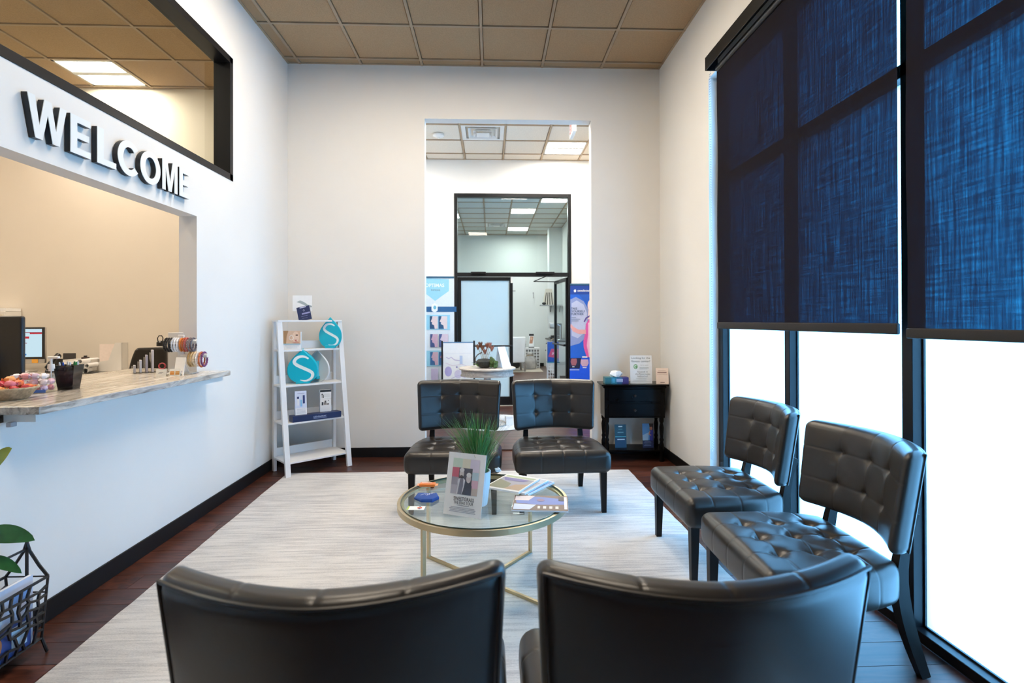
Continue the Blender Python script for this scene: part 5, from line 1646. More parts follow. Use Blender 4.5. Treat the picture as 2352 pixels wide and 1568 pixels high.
magazine((0.245, 2.665, TZ + 0.001), R(83), 0.215, 0.272, 0.006, 'glossy magazine with a person in blue lying at the right of the table',
    [('r', -0.108, -0.136, 0.108, 0.136, (120, 95, 80)), ('p', [(-0.02, -0.13), (0.06, -0.12), (0.09, 0.02), (0.08, 0.13), (-0.01, 0.12), (-0.03, 0.0)], (112, 128, 190)), ('p', [(-0.1, 0.05), (-0.03, 0.02), (-0.02, 0.13), (-0.1, 0.13)], (205, 212, 228)),
     ('p', [(0.03, 0.06), (0.10, 0.03), (0.10, 0.13), (0.03, 0.13)], (222, 205, 200)), ('r', -0.085, -0.09, -0.05, -0.075, (235, 225, 215)), ('r', -0.085, -0.06, -0.05, -0.045, (235, 225, 215)), ('r', -0.085, -0.03, -0.05, -0.015, (235, 225, 215)), ('r', -0.085, 0.0, -0.05, 0.012, (235, 225, 215)),
     ('r', 0.03, -0.12, 0.09, -0.09, (70, 60, 62)), ('r', -0.09, -0.132, 0.09, -0.118, (232, 228, 224)), ('e', 0.035, 0.0, 0.02, 0.02, (140, 120, 150))], spine=(235, 235, 238))

kz = thing('can_sleeve', 'folded blue can sleeve with white lettering on the coffee table', 'can sleeve', (-0.335, 2.775, TZ + 0.001), R(-20))
V = []; F = []
outl = [(-0.07, 0.035), (-0.055, -0.03), (0.0, -0.06), (0.055, -0.045), (0.065, 0.01), (0.035, 0.05), (0.012, 0.042), (-0.012, 0.046), (-0.05, 0.05)]
nn = len(outl)
for z_, s in ((0, 1.0), (0.008, 1.02), (0.014, 0.96), (0.017, 0.85)):
    V += [(a * s, b_ * s, z_ + (0.004 * math.sin(a * 40) if z_ > 0.01 else 0)) for a, b_ in outl]
F = [tuple(reversed(range(nn))), tuple(3 * nn + i for i in range(nn))]
for k in range(3):
    F += [(k * nn + i, k * nn + (i + 1) % nn, (k + 1) * nn + (i + 1) % nn, (k + 1) * nn + i) for i in range(nn)]
MB().add(V, F).build('sleeve', mat('blue_neoprene', (0.012, 0.07, 0.33), 0.75, var=0.1, bump=0.2), kz, 30)
q = prints(kz, [('t', 'LOCAL', 0.02, -0.005, 0.055, (235, 240, 245), 0.016, 0.01), ('r', -0.03, 0.012, 0.02, 0.015, (190, 205, 235))], 0.0, name='lettering')
q.matrix_local = Matrix.Translation((0.0, 0, 0.0215)) @ Matrix.Rotation(R(65), 4, 'Z') @ Matrix.Rotation(R(-90), 4, 'X')
og = thing('snack_packet', 'orange packet lying behind the blue can sleeve', 'packet', (-0.355, 2.985, TZ + 0.001), R(-4))
MB().rbox(-0.045, 0.045, -0.022, 0.022, 0, 0.018, 0.008, 2).build('packet', mat('orange_foil', (0.80, 0.20, 0.03), 0.3), og, 60)
MB().box(-0.058, -0.044, -0.02, 0.02, 0.007, 0.009).box(0.044, 0.058, -0.02, 0.02, 0.007, 0.009).build('crimped_end', mat('orange_foil2', (0.85, 0.35, 0.14), 0.3), og)
q = prints(og, [('r', -0.032, -0.008, 0.025, 0.008, (245, 200, 170))], 0.0, name='lettering')
q.matrix_local = Matrix.Translation((0, 0, 0.0185)) @ Matrix.Rotation(R(-90), 4, 'X')
bc = thing('business_card', 'white card with an orange flower mark on the glass table', 'card', (-0.37, 2.635, TZ + 0.001), R(-3))
MB().box(-0.043, 0.043, -0.026, 0.026, 0, 0.0012).build('card', M_paper, bc)
q = prints(bc, [('r', -0.043, -0.026, -0.034, 0.026, (185, 205, 95)), ('e', 0.018, 0.0, 0.012, 0.012, (225, 90, 60)), ('r', 0.014, -0.018, 0.022, 0.018, (70, 70, 140)), ('e', 0.018, 0.0, 0.006, 0.006, (235, 140, 70))], 0.0, name='card_print')
q.matrix_local = Matrix.Translation((0, 0, 0.0013)) @ Matrix.Rotation(R(-90), 4, 'X')

# ================================================================== MAGAZINE RACK AND PLANT (left edge)
M_iron = mat('black_wrought_iron', (0.008, 0.008, 0.009), 0.4, var=0.2)
rk = thing('magazine_rack', 'black wire magazine rack with a mosaic pattern at the left edge', 'magazine rack', (-1.925, 2.04, 0), 0)
# local: rack 0.40 long (y), 0.19 wide (x), tapered
ZT, ZB = 0.315, 0.06
def side_face(sx_, name):
    mb_ = MB()
    xt, xb = sx_ * 0.085, sx_ * 0.06
    def pt(y, z):
        return (xb + (xt - xb) * (z - ZB) / (ZT - ZB), y, z)
    L = 0.25
    mb_.tube([pt(-L, ZT), pt(L, ZT)], 0.006, 6).tube([pt(-L, ZB), pt(L, ZB)], 0.005, 6)
    mb_.tube([pt(-L, ZB), pt(-L, ZT)], 0.005, 6).tube([pt(L, ZB), pt(L, ZT)], 0.005, 6)
    mb_.build(name, M_iron, rk, True)
    rg_ = random.Random(21)
    net = MB()
    G = {}
    ny_, nz_ = 12, 7
    for i in range(ny_ + 1):
        for j in range(nz_ + 1):
            y = -L + 2 * L * i / ny_; z = ZB + (ZT - ZB) * j / nz_
            if 0 < i < ny_ and 0 < j < nz_:
                y += rg_.uniform(-0.014, 0.014); z += rg_.uniform(-0.012, 0.012)
            G[i, j] = pt(y, z)
    for i in range(ny_ + 1):
        for j in range(nz_ + 1):
            if i < ny_ and rg_.random() < 0.85 and 0 < j < nz_:
                net.tube([G[i, j], G[i + 1, j]], 0.0058, 4)
            if j < nz_ and rg_.random() < 0.85 and 0 < i < ny_:
                net.tube([G[i, j], G[i, j + 1]], 0.0058, 4)
    o_ = net.build('wire_mosaic', M_iron, rk)
    o_['kind'] = 'stuff'
side_face(1, 'side_frame'); side_face(-1, 'side_frame')
for yy in (-0.25, 0.25):
    MB().tube([(-0.085, yy, ZT), (-0.05, yy, 0.36), (-0.012, yy, 0.42), (0.0, yy, 0.465), (0.012, yy, 0.42), (0.05, yy, 0.36), (0.085, yy, ZT)], 0.006, 6).build('end_arch', M_iron, rk, True)
    MB().tube([(0, yy, 0.06), (0, yy, 0.475)], 0.006, 6).build('end_post', M_iron, rk, True)
    e_ = MB()
    for z in (0.12, 0.18, 0.25, ZT):
        w_ = 0.06 + 0.025 * (z - ZB) / (ZT - ZB)
        e_.tube([(-w_, yy, z), (w_, yy, z)], 0.0035, 5)
    e_.build('end_wire', M_iron, rk)
    for s in (-1, 1):
        MB().tube([(s * 0.06, yy, ZB), (s * 0.075, yy, 0.02), (s * 0.082, yy, 0.004)], 0.006, 6).build('foot', M_iron, rk, True)
MB().tube([(0, -0.25, 0.43), (0, 0.25, 0.43)], 0.005, 6).build('handle_bar', M_iron, rk, True)
MB().box(-0.06, 0.06, -0.25, 0.25, ZB - 0.004, ZB).build('base_tray', M_iron, rk)
MG = [(0.042, 0.02, (205, 215, 235), 'pale blue magazine standing at the front of the wire rack'), (0.020, -0.01, (120, 130, 150), 'grey magazine standing second in the wire rack'),
      (-0.004, 0.015, (190, 150, 90), 'tan magazine standing in the middle of the wire rack'), (-0.028, -0.005, (40, 60, 130), 'dark blue magazine standing near the back of the wire rack')]
for k, (x, dy, c, lb) in enumerate(MG):
    t = thing('magazine', lb, 'magazine', (-1.925 + x, 2.04 + dy, ZB + 0.001))
    hh = 0.275 - 0.012 * k
    MB().box(-0.006, 0.006, -0.20, 0.20, 0, hh).build('pages', M_paper, t)
    MB().box(0.006, 0.0072, -0.2, 0.2, 0, hh + 0.001).box(-0.0072, -0.006, -0.2, 0.2, 0, hh + 0.001).build('cover', flat(c), t)
    if k == 0:
        q = prints(t, [('r', -0.19, 0.0, 0.19, 0.13, (60, 80, 140)), ('t', 'ANET', -0.02, 0.175, 0.2, (240, 242, 245), 0.05, 0.01), ('e', -0.05, 0.09, 0.035, 0.035, (215, 150, 70)), ('e', 0.03, 0.07, 0.03, 0.04, (205, 120, 70)), ('r', 0.1, 0.02, 0.17, 0.11, (205, 225, 240)), ('r', 0.1, 0.2, 0.18, 0.24, (120, 160, 215))], 0, name='cover_print')
        q.matrix_local = Matrix.Translation((0.0074, 0, 0)) @ Matrix.Rotation(R(90), 4, 'Z')

def leaf_mesh(path, w, mb_, droop=0.15, fold=0.25, roll=0.0):
    P = [Vector(p) for p in path]
    n_ = len(P)
    V = []; F = []
    for i, p_ in enumerate(P):
        d = (P[min(n_ - 1, i + 1)] - P[max(0, i - 1)]).normalized()
        s = d.cross(Vector((0, 0, 1)))
        s = s.normalized() if s.length > 1e-3 else Vector((1, 0, 0))
        u = s.cross(d)
        s, u = s * math.cos(R(roll)) + u * math.sin(R(roll)), u * math.cos(R(roll)) - s * math.sin(R(roll))
        t_ = i / (n_ - 1)
        ww = w * (math.sin(PI * min(1, t_ * 0.92 + 0.06)) ** 0.8) * (1 if t_ < 0.98 else 0.1)
        V += [p_ - s * ww + u * ww * fold, p_, p_ + s * ww + u * ww * fold]
    for i in range(n_ - 1):
        a = 3 * i
        F += [(a, a + 1, a + 4, a + 3), (a + 1, a + 2, a + 5, a + 4)]
    return mb_.add(V, F)
def bez(p0, p1, p2, n_=9):
    p0, p1, p2 = Vector(p0), Vector(p1), Vector(p2)
    return [p0 * (1 - t_) ** 2 + p1 * 2 * t_ * (1 - t_) + p2 * t_ ** 2 for t_ in [i / n_ for i in range(n_ + 1)]]
pl = thing('leafy_plant', 'broad-leaved green plant reaching in from the left edge above the magazine rack', 'plant', (-1.82, 1.66, 0))
MB().lathe([(0.09, 0), (0.10, 0.01), (0.13, 0.22), (0.135, 0.24), (0.12, 0.24), (0.115, 0.2), (0.0, 0.2)], n=28).build('pot', M_blk, pl, True)
LV = [((-0.115, 0.42, 0.565), (0.076, 0.45, 0.535), 0.034, 0), ((-0.10, 0.42, 0.475), (0.028, 0.45, 0.41), 0.022, 0), ((-0.07, 0.42, 0.79), (0.0, 0.44, 0.89), 0.026, 1), ((-0.12, -0.1, 0.7), (-0.15, -0.22, 0.75), 0.04, 0), ((0.1, -0.1, 0.6), (0.2, -0.2, 0.55), 0.04, 0), ((0.08, 0.1, 0.55), (0.14, 0.2, 0.5), 0.035, 0)]
M_leafy = mat('yellow_green_leaf', (0.28, 0.33, 0.04), 0.4, var=0.3, scale=12)
for (mid, tip, w_, y_) in LV:
    midv = Vector(mid)
    MB().tube(bez((0, 0, 0.2), (midv.x * 0.3, midv.y * 0.2, midv.z), midv, 8), 0.0045, 6).build('stem', M_leaf, pl, True)
    leaf_mesh(bez(midv, (midv + Vector(tip)) / 2 + Vector((0, 0, 0.035)), tip, 12), w_, MB(), roll=-60, fold=0.08).build('leaf', M_leafy if y_ else M_leaf, pl, True)

# ================================================================== VESTIBULE
sf = bpy.data.objects.new('window_5', None); col.objects.link(sf); struct(sf)
Ya, Yb = YV - 0.02, YV + 0.10
def bar(nm, x0, x1, z0, z1, par=sf, y0=Ya, y1=Yb, m_=M_frame):
    return MB().rbox(x0, x1, y0, y1, z0, z1, 0.003, 1).build(nm, m_, par)
bar('frame_stile', SF_X0, SF_X0 + 0.05, 0, SF_Z); bar('frame_stile', SF_X1 - 0.05, SF_X1, 0, SF_Z)
bar('head_rail', SF_X0 + 0.05, SF_X1 - 0.05, SF_Z - 0.055, SF_Z)
bar('transom_rail', SF_X0 + 0.05, SF_X1 - 0.05, 2.085, 2.145)
MB().box(SF_X0 + 0.05, SF_X1 - 0.05, YV + 0.04, YV + 0.046, 2.145, SF_Z - 0.055).build('pane', M_glass, sf)
MB().rbox(SF_X0 + 0.06, SF_X1 - 0.06, YV - 0.01, YV + 0.09, 0.001, 0.012, 0.004, 1).build('threshold', M_alu, sf)
# doors
def door_leaf(name, hinge, rz, w, sgn, frosted):
    d = bpy.data.objects.new(name, None); col.objects.link(d); struct(d)
    d.location = hinge; d.rotation_euler = (0, 0, rz)
    x0, x1 = (0, w) if sgn > 0 else (-w, 0)
    st = 0.055
    hgt = 2.075; z0 = 0.015
    for nm, b_ in (('stile', (x0, x0 + st, -0.022, 0.022, z0, hgt)), ('stile', (x1 - st, x1, -0.022, 0.022, z0, hgt)), ('top_rail', (x0 + st, x1 - st, -0.022, 0.022, hgt - 0.055, hgt)), ('bottom_rail', (x0 + st, x1 - st, -0.022, 0.022, z0, 0.15))):
        MB().rbox(*b_, 0.003, 1).build(nm, M_frame, d)
    MB().box(x0 + st, x1 - st, -0.003, 0.003, 0.15, hgt - 0.055).build('pane', M_frostdoor if frosted else M_glass, d)
    MB().rbox(x0 + 0.03, x1 - 0.03, -0.062, -0.038, 0.955, 0.98, 0.006, 2).build('push_bar', M_frame, d, True)
    for xx in (x0 + 0.03, x1 - 0.03):
        MB().rbox(xx - 0.015, xx + 0.015, -0.06, -0.022, 0.95, 0.985, 0.004, 1).build('bar_mount', M_frame, d)
    xh = (x1 - 0.09) if sgn > 0 else (x0 + 0.09)
    MB().tube([(xh, 0.022, 1.02), (xh, 0.07, 1.04), (xh, 0.07, 1.28), (xh, 0.022, 1.30)], 0.01, 8).build('pull_handle', M_chrome, d, True)
    return d
dw = (SF_X1 - SF_X0 - 0.1) / 2 - 0.004
dl = door_leaf('door_1', (SF_X0 + 0.052, YV + 0.04, 0), 0, dw, 1, True)
dr = door_leaf('door_2', (SF_X1 - 0.055, YV + 0.06, 0), R(-84), dw, -1, False)
def closer(par, x0, x1, z, label):
    MB().rbox(x0, x1, -0.10, -0.022, z, z + 0.05, 0.006, 2).build('door_closer', M_frame, par)
c1 = MB().rbox(-0.20, 0.04, YV - 0.07, YV - 0.02, 2.12, 2.155, 0.006, 2); c1.v = [(v[0] + (-0.12), v[1], v[2]) for v in c1.v]
c1.build('door_closer', M_frame, sf)
MB().rbox(0.72, 1.02, YV - 0.07, YV - 0.02, 2.12, 2.155, 0.006, 2).build('door_closer', M_frame, sf)
MB().tube([(0.9, YV - 0.045, 2.12), (0.9, YV - 0.045, 2.09), (0.72, YV + 0.35, 2.03), (1.15, YV + 0.45, 2.03)], 0.008, 6).build('closer_arm', M_frame, sf, True)
MB().rbox(0.318, 0.355, YV + 0.008, YV + 0.016, 1.98, 2.08, 0.003, 1).build('door_sensor', M_whiteplastic, sf)

# pedestal table
pt_ = thing('pedestal_table', 'round weathered wood pedestal table in the vestibule', 'table', (-0.05, 7.0, 0))
M_weather = mat('weathered_grey_wood', (0.46, 0.41, 0.36), 0.6, var=0.25, scale=9, stretch=(1, 6, 6))
MB().lathe([(0.0, 0.735), (0.36, 0.735), (0.372, 0.742), (0.372, 0.755), (0.362, 0.762), (0.0, 0.762)], n=56).build('top', M_weather, pt_, 30)
MB().lathe([(0.325, 0.655), (0.35, 0.655), (0.352, 0.668), (0.340, 0.672), (0.340, 0.735), (0.325, 0.735), (0.325, 0.655)], n=56).build('apron', M_weather, pt_, 30)
MB().lathe([(0.09, 0.735), (0.09, 0.66), (0.05, 0.63), (0.042, 0.58), (0.06, 0.54), (0.042, 0.50), (0.05, 0.40), (0.075, 0.28), (0.08, 0.2), (0.055, 0.14), (0.09, 0.10), (0.09, 0.06)], n=28).build('pedestal', M_weather, pt_, True)
MB().lathe([(0.0, 0.0105), (0.24, 0.0105), (0.25, 0.03), (0.22, 0.05), (0.1, 0.07), (0.0, 0.07)], n=40).build('foot', M_weather, pt_, 40)
rr3 = MB().lathe([(0.0, 0.001), (0.57, 0.001), (0.575, 0.005), (0.57, 0.009), (0.0, 0.010)], (0.03, 7.2, 0), n=64).build('round_rug', mat('pale_round_rug', (0.62, 0.63, 0.64), 0.95, var=0.15, scale=25, bump=0.4, bscale=200), None, 40)
tag(rr3, 'pale grey round rug under the vestibule pedestal table', 'rug')
t = thing('small_carton', 'small white carton on the round rug behind the left far chair', 'box', (0.23, 6.98, 0.011), R(10))
MB().rbox(-0.045, 0.045, -0.04, 0.04, 0, 0.11, 0.003, 1).build('carton', M_paper, t)
MB().box(-0.046, 0.046, -0.041, 0.041, 0.085, 0.112).build('lid', M_white, t)
# terrarium
tm = thing('terrarium_bowl', 'round glass terrarium with moss and dried flowers on the pedestal table', 'terrarium', (-0.085, 6.90, 0.762))
MB().lathe([(0.05, 0.0), (0.09, 0.015), (0.115, 0.06), (0.118, 0.10), (0.10, 0.155), (0.07, 0.18)], n=32).build('glass_bowl', M_acryl, tm, True)
MB().lathe([(0.0, 0.004), (0.06, 0.008), (0.1, 0.04), (0.112, 0.085), (0.08, 0.115), (0.0, 0.125)], n=24, fn=lambda r, z, t_: r * (1 + 0.04 * math.sin(5 * t_ + z * 60))).build('dark_soil', mat('terrarium_soil', (0.02, 0.022, 0.016), 0.8, var=0.6, scale=60), tm, True)
rb = random.Random(9)
ms_ = MB()
for k in range(26):
    a = rb.uniform(-0.6, 0.9); q_ = rb.random()
    ms_.ball((0.06 + 0.075 * math.cos(a) * q_ + 0.02, -0.06 + 0.06 * math.sin(a), 0.02 + 0.13 * rb.random() * (1 - q_ * 0.6)), 0.02 + 0.012 * rb.random(), 7, 5, fn=lambda d: 1 + 0.3 * math.sin(13 * d.x + 9 * d.z))
o = ms_.build('moss', mat('moss', (0.07, 0.11, 0.025), 0.9, var=0.6, scale=70, bump=1.0, bscale=150), tm, True)
o['kind'] = 'stuff'
MB().tube(bez((-0.10, -0.02, 0.04), (-0.16, -0.02, 0.16), (-0.03, 0.0, 0.20), 10), 0.006, 6).build('twig_handle', mat('twig', (0.10, 0.06, 0.04), 0.8), tm, True)
fc = [mat('dried_petal', (0.20, 0.075, 0.035), 0.7, var=0.5, scale=40), mat('rust_petal', (0.36, 0.13, 0.08), 0.7, var=0.4, scale=40)]
for k in range(7):
    x = -0.085 + 0.03 * k; 
    y = 0.0 + 0.02 * math.sin(k * 2.1)
    h_ = 0.30 + 0.03 * math.sin(k * 1.7)
    if k == 3: h_ = 0.24
    MB().tube(bez((x * 0.4, y, 0.12), (x * 0.6, y, 0.2), (x, y, h_ - 0.03), 5), 0.0035, 5).build('flower_stem', M_kraft, tm, True)
    fm = MB()
    for j in range(7):
        a = 2 * PI * j / 7
        leaf_mesh(bez((x, y, h_ - 0.07), (x + 0.03 * math.cos(a), y + 0.03 * math.sin(a), h_ - 0.03), (x + 0.034 * math.cos(a), y + 0.034 * math.sin(a), h_ + 0.012), 5), 0.014, fm, fold=0.5)
    fm.build('flower', fc[0 if k < 3 else 1], tm, True)
for (p1_, p2_) in (((-0.13, -0.06, 0.06), (-0.17, -0.08, 0.085)), ((-0.12, -0.07, 0.03), (-0.19, -0.1, 0.02)), ((-0.1, -0.08, 0.05), (-0.13, -0.12, 0.07))):
    leaf_mesh(bez((-0.08, -0.05, 0.02), p1_, p2_, 7), 0.014, MB()).build('leaf', mat('fresh_leaf', (0.16, 0.28, 0.05), 0.5), tm, True)
t = thing('folded_leaflet', 'white tent-folded leaflet leaning beside the terrarium', 'leaflet', (0.13, 6.93, 0.762), R(-30))
MB().add([(-0.02, -0.06, 0.27), (0.02, 0.06, 0.27), (0.12, 0.06, 0), (0.06, -0.07, 0), (-0.018, -0.06, 0.272), (0.022, 0.06, 0.272), (0.122, 0.06, 0), (0.062, -0.07, 0)], [(0, 1, 2, 3), (7, 6, 5, 4), (0, 3, 7, 4), (1, 5, 6, 2)]).build('front_page', M_paper, t)
MB().add([(-0.02, -0.06, 0.27), (0.02, 0.06, 0.27), (-0.02, 0.07, 0), (-0.06, -0.06, 0), (-0.022, -0.06, 0.272), (0.018, 0.06, 0.272), (-0.022, 0.07, 0), (-0.062, -0.06, 0)], [(3, 2, 1, 0), (4, 5, 6, 7), (0, 4, 7, 3), (1, 2, 6, 5)]).build('rear_page', flat((205, 220, 235)), t)

# left banner (retractable)
def banner(name, label, loc_, rz, w, h, z0, items, base_c, bend=0.0):
    t = thing(name, label, 'banner', loc_, rz)
    nb_ = 14
    V = []; F = []
    def cv(p):
        return (p[0], p[1] - bend * (1 - (2 * p[0] / w) ** 2), p[2])
    for i in range(nb_ + 1):
        x = -w / 2 + w * i / nb_
        for (yy, zz) in ((0, z0), (0, z0 + h), (0.004, z0 + h), (0.004, z0)):
            V.append(cv((x, yy, zz)))
    for i in range(nb_):
        for q_ in range(4):
            F.append((i * 4 + q_, (i + 1) * 4 + q_, (i + 1) * 4 + (q_ + 1) % 4, i * 4 + (q_ + 1) % 4))
    F += [(0, 1, 2, 3), (nb_ * 4 + 3, nb_ * 4 + 2, nb_ * 4 + 1, nb_ * 4)]
    sheet = MB().add(V, F).build('sheet', flat(base_c), t, True)
    prints(sheet, items, 0.0, step=0.0008, curve=cv if bend else None)
    MB().rbox(-w / 2 - 0.02, w / 2 + 0.02, -0.09, 0.09, 0.0, z0 + 0.005, 0.01, 2).build('base', M_alu, t)
    MB().cyl((0, 0.03, z0), (0, 0.03, z0 + h), 0.01).build('pole', M_alu, t, True)
    MB().rbox(-w / 2, w / 2, -0.006, 0.012, z0 + h - 0.01, z0 + h + 0.018, 0.004, 1).build('top_rail', mat('navy_rail', (0.02, 0.09, 0.17), 0.35), t)
    return t
Z0 = 0.08; BH = 2.0 - Z0
LB = (150, 208, 230)
def LX(p): return 0.046 + (p - 980) * 0.00628
def LZ(p): return 1.919 - (p - 650) * 0.0063
def rl(x0, y0, x1, y1, c): return ('r', LX(x0), LZ(y1), LX(x1), LZ(y0), c)
def pl_(P, c): return ('p', [(LX(a), LZ(b)) for a, b in P], c)
def face(x0, y0, x1, y1, c1, c2):
    w, h = x1 - x0, y1 - y0
    q = [(0.35, 0), (1, 0), (1, 1), (0.62, 1), (0.55, 0.72), (0.25, 0.62), (0.30, 0.5), (0.12, 0.42), (0.28, 0.2)]
    return [rl(x0, y0, x1, y1, c2), pl_([(x0 + a * w, y0 + b * h) for a, b in reversed(q)], c1)]
its = [pl_([(975, 672), (999, 691), (1031, 668), (1031, 641), (975, 638)], LB),
       ('t', 'OPTIMAS', LX(998.5), LZ(655), 0.275, (240, 246, 248), 0.052, 0.02), ('t', 'INMODE', LX(1000.5), LZ(666), 0.13, (110, 130, 140), 0.022),
       rl(920, 704, 1048, 716, (30, 90, 140)), pl_([(991, 713), (998, 718), (1005, 713), (1005, 700), (998, 696), (991, 700)], (245, 248, 250)), ('e', LX(998.5), LZ(706), 0.022, 0.028, (110, 180, 205)),
       rl(930, 723, 1033, 757, LB), rl(930, 805, 1033, 841, LB)]
its += face(987, 726, 1005, 755, (228, 205, 205), (30, 75, 115)) + face(1007, 726, 1027, 755, (230, 212, 212), (40, 85, 125))
its += face(988, 767, 1005, 797, (200, 165, 185), (62, 78, 128)) + face(1008, 767, 1029, 797, (225, 205, 218), (75, 90, 140))
its += face(988, 808, 1006, 838, (200, 170, 190), (50, 100, 150)) + face(1008, 808, 1029, 838, (190, 120, 140), (50, 100, 150))
its += [rl(990, 846, 1006, 872, (205, 195, 225))]
banner('standing_banner', 'tall white and pale blue retractable banner lettered OPTIMAS left of the doors', (-0.975, 7.75, 0), R(3), 0.88, BH, Z0, its, (225, 234, 240))
def CX(p): return 0.069 + (p - 1360) * 0.00645
def CZ(p): return 1.933 - (p - 650) * 0.00646
def rc(x0, y0, x1, y1, c): return ('r', CX(x0), CZ(y1), CX(x1), CZ(y0), c)
def pc_(P, c): return ('p', [(CX(a), CZ(b)) for a, b in reversed(P)], c)
bl = [rc(1309, 656, 1388, 824, (20, 95, 205)), rc(1309, 656, 1388, 676, (12, 60, 150)), pc_([(1309, 688), (1322, 682), (1340, 692), (1352, 712), (1352, 770), (1330, 790), (1309, 796)], (135, 150, 200)),
      pc_([(1312, 697), (1324, 690), (1340, 700), (1348, 720), (1346, 762), (1326, 778), (1312, 772)], (185, 192, 222)), pc_([(1328, 676), (1388, 676), (1388, 704), (1347, 697)], (20, 85, 185)),
      pc_([(1345, 745), (1352, 734), (1388, 730), (1388, 822), (1347, 822), (1340, 800), (1339, 785), (1343, 768)], (215, 85, 160)), pc_([(1350, 742), (1388, 735), (1388, 822), (1352, 822), (1347, 795), (1350, 770)], (232, 180, 208)),
      pc_([(1345, 758), (1328, 758), (1317, 752), (1310, 744), (1309, 752), (1315, 762), (1328, 768), (1345, 768)], (225, 165, 165)),
      ('e', CX(1356), CZ(702), 0.045, 0.085, (232, 208, 200)), pc_([(1351, 712), (1360, 712), (1362, 732), (1349, 734)], (230, 205, 198)), ('s', [(CX(1341), CZ(740)), (CX(1346), CZ(731)), (CX(1353), CZ(727)), (CX(1360), CZ(718))], 0.022, (85, 70, 140)),
      ('e', CX(1320), CZ(668), 0.018, 0.022, (245, 248, 250)), ('t', 'coolsculpting', CX(1349), CZ(668), 0.30, (245, 248, 250), 0.042, 0.02),
      ('t', 'TAKE', CX(1318), CZ(709), 0.088, (40, 65, 110), 0.030, 0.015), ('t', 'YOURSELF', CX(1327), CZ(715.5), 0.205, (45, 70, 115), 0.030, 0.012), ('t', 'FURTHER', CX(1325.5), CZ(722), 0.185, (45, 70, 115), 0.030, 0.012),
      rc(1311, 729, 1322, 730.5, (130, 142, 170)), rc(1311, 733, 1332, 734.5, (130, 142, 170)), rc(1311, 737, 1328, 738.5, (130, 142, 170)),
      rc(1307, 824, 1388, 935, (10, 85, 230)), pc_([(1307, 824), (1334, 824), (1330, 848), (1307, 848)], (14, 26, 70)),
      pc_([(1311, 825), (1323, 825), (1324, 833), (1321, 841), (1312, 841), (1309, 833)], (160, 95, 105)), pc_([(1333, 827), (1350, 827), (1351, 836), (1347, 843), (1336, 843), (1332, 836)], (205, 170, 195)),
      rc(1336, 820, 1348, 823, (240, 240, 245)), rc(1313, 843, 1318, 845, (225, 230, 240)), rc(1337, 845, 1346, 847, (225, 230, 240)), rc(1307, 850, 1329, 852, (175, 190, 225))]
banner('standing_banner', 'blue banner with a figure in a pink dress lettered coolsculpting right of the doors', (1.45, 7.95, 0), R(-3), 0.52, 1.83, 0.08, bl, (22, 60, 130))

# easel with poster
es = thing('easel_poster', 'white illustrated poster on a black easel in front of the banner', 'poster easel', (-0.465, 7.56, 0), R(6))
pb = MB().box(-0.21, 0.21, -0.012, 0.0, 0.42, 1.07).build('poster_board', M_paper, es)
MB().box(-0.213, 0.213, -0.014, 0.002, 1.06, 1.075).build('poster_edge', mat('steel_blue_edge', (0.10, 0.22, 0.38), 0.4), es)
prints(pb, [('r', -0.19, 0.905, 0.19, 0.91, (225, 228, 238)), ('s', [(-0.17, 0.86), (-0.13, 0.84), (-0.1, 0.86), (-0.05, 0.82), (0.02, 0.81)], 0.012, (205, 195, 220)), ('e', -0.14, 0.66, 0.05, 0.07, (180, 170, 215)), ('e', 0.0, 0.62, 0.055, 0.06, (222, 215, 235)),
            ('s', [(-0.18, 0.78), (-0.08, 0.74), (0.05, 0.76), (0.15, 0.72)], 0.008, (230, 215, 225)), ('e', 0.1, 0.64, 0.05, 0.05, (245, 225, 230)), ('r', 0.02, 0.76, 0.06, 0.88, (190, 205, 230)), ('e', -0.02, 0.72, 0.012, 0.012, (150, 140, 190)), ('s', [(-0.1, 0.56), (0.0, 0.6), (0.1, 0.57)], 0.008, (205, 195, 225)), ('t', 'AESTHETICS', 0.0, 0.98, 0.26, (225, 225, 238), 0.03)][:-1], -0.012)
for s in (-1, 1):
    MB().tube([(s * 0.225, -0.02, 0.0), (s * 0.225, 0.0, 1.09)], 0.012, square=True, up=(1, 0, 0)).build('easel_leg', M_blk, es)
MB().tube([(0, 0.35, 0.0), (0, 0.02, 1.05)], 0.011, square=True, up=(1, 0, 0)).build('rear_leg', M_blk, es)
MB().rbox(-0.24, 0.24, -0.05, 0.01, 0.39, 0.42, 0.003, 1).build('ledge', M_blk, es)

# palm in the vestibule
pm = thing('potted_palm', 'green palm with narrow leaflets peeking in beside the OPTIMAS banner', 'potted plant', (-1.30, 7.10, 0))
MB().lathe([(0.14, 0), (0.15, 0.01), (0.19, 0.30), (0.195, 0.33), (0.17, 0.33), (0.165, 0.28), (0.0, 0.28)], n=28).build('pot', M_white, pm, True)
def frond(p0, p1, p2, nleaf, ln):
    path = bez(p0, p1, p2, 14)
    st = MB().tube(path, lambda t_: 0.008 * (1 - 0.7 * t_), 6).build('frond_stem', M_leaf, pm, True)
    for k in range(nleaf):
        t_ = 0.45 + 0.55 * k / (nleaf - 1)
        i_ = min(13, int(t_ * 14)); a = path[i_]; d = (path[min(14, i_ + 1)] - path[i_]).normalized()
        sd_ = d.cross(Vector((0, 0, 1))).normalized() * (1 if k % 2 else -1)
        tip = a + d * ln * 0.7 + sd_ * ln * 0.55 + Vector((0, 0, -0.02))
        leaf_mesh(bez(a, (a + tip) / 2 + Vector((0, 0, 0.03)), tip, 6), 0.011, MB()).build('leaflet', M_leaf, st, True)
frond((0, 0, 0.28), (0.05, 0, 1.5), (0.42, -0.05, 2.12), 10, 0.20)
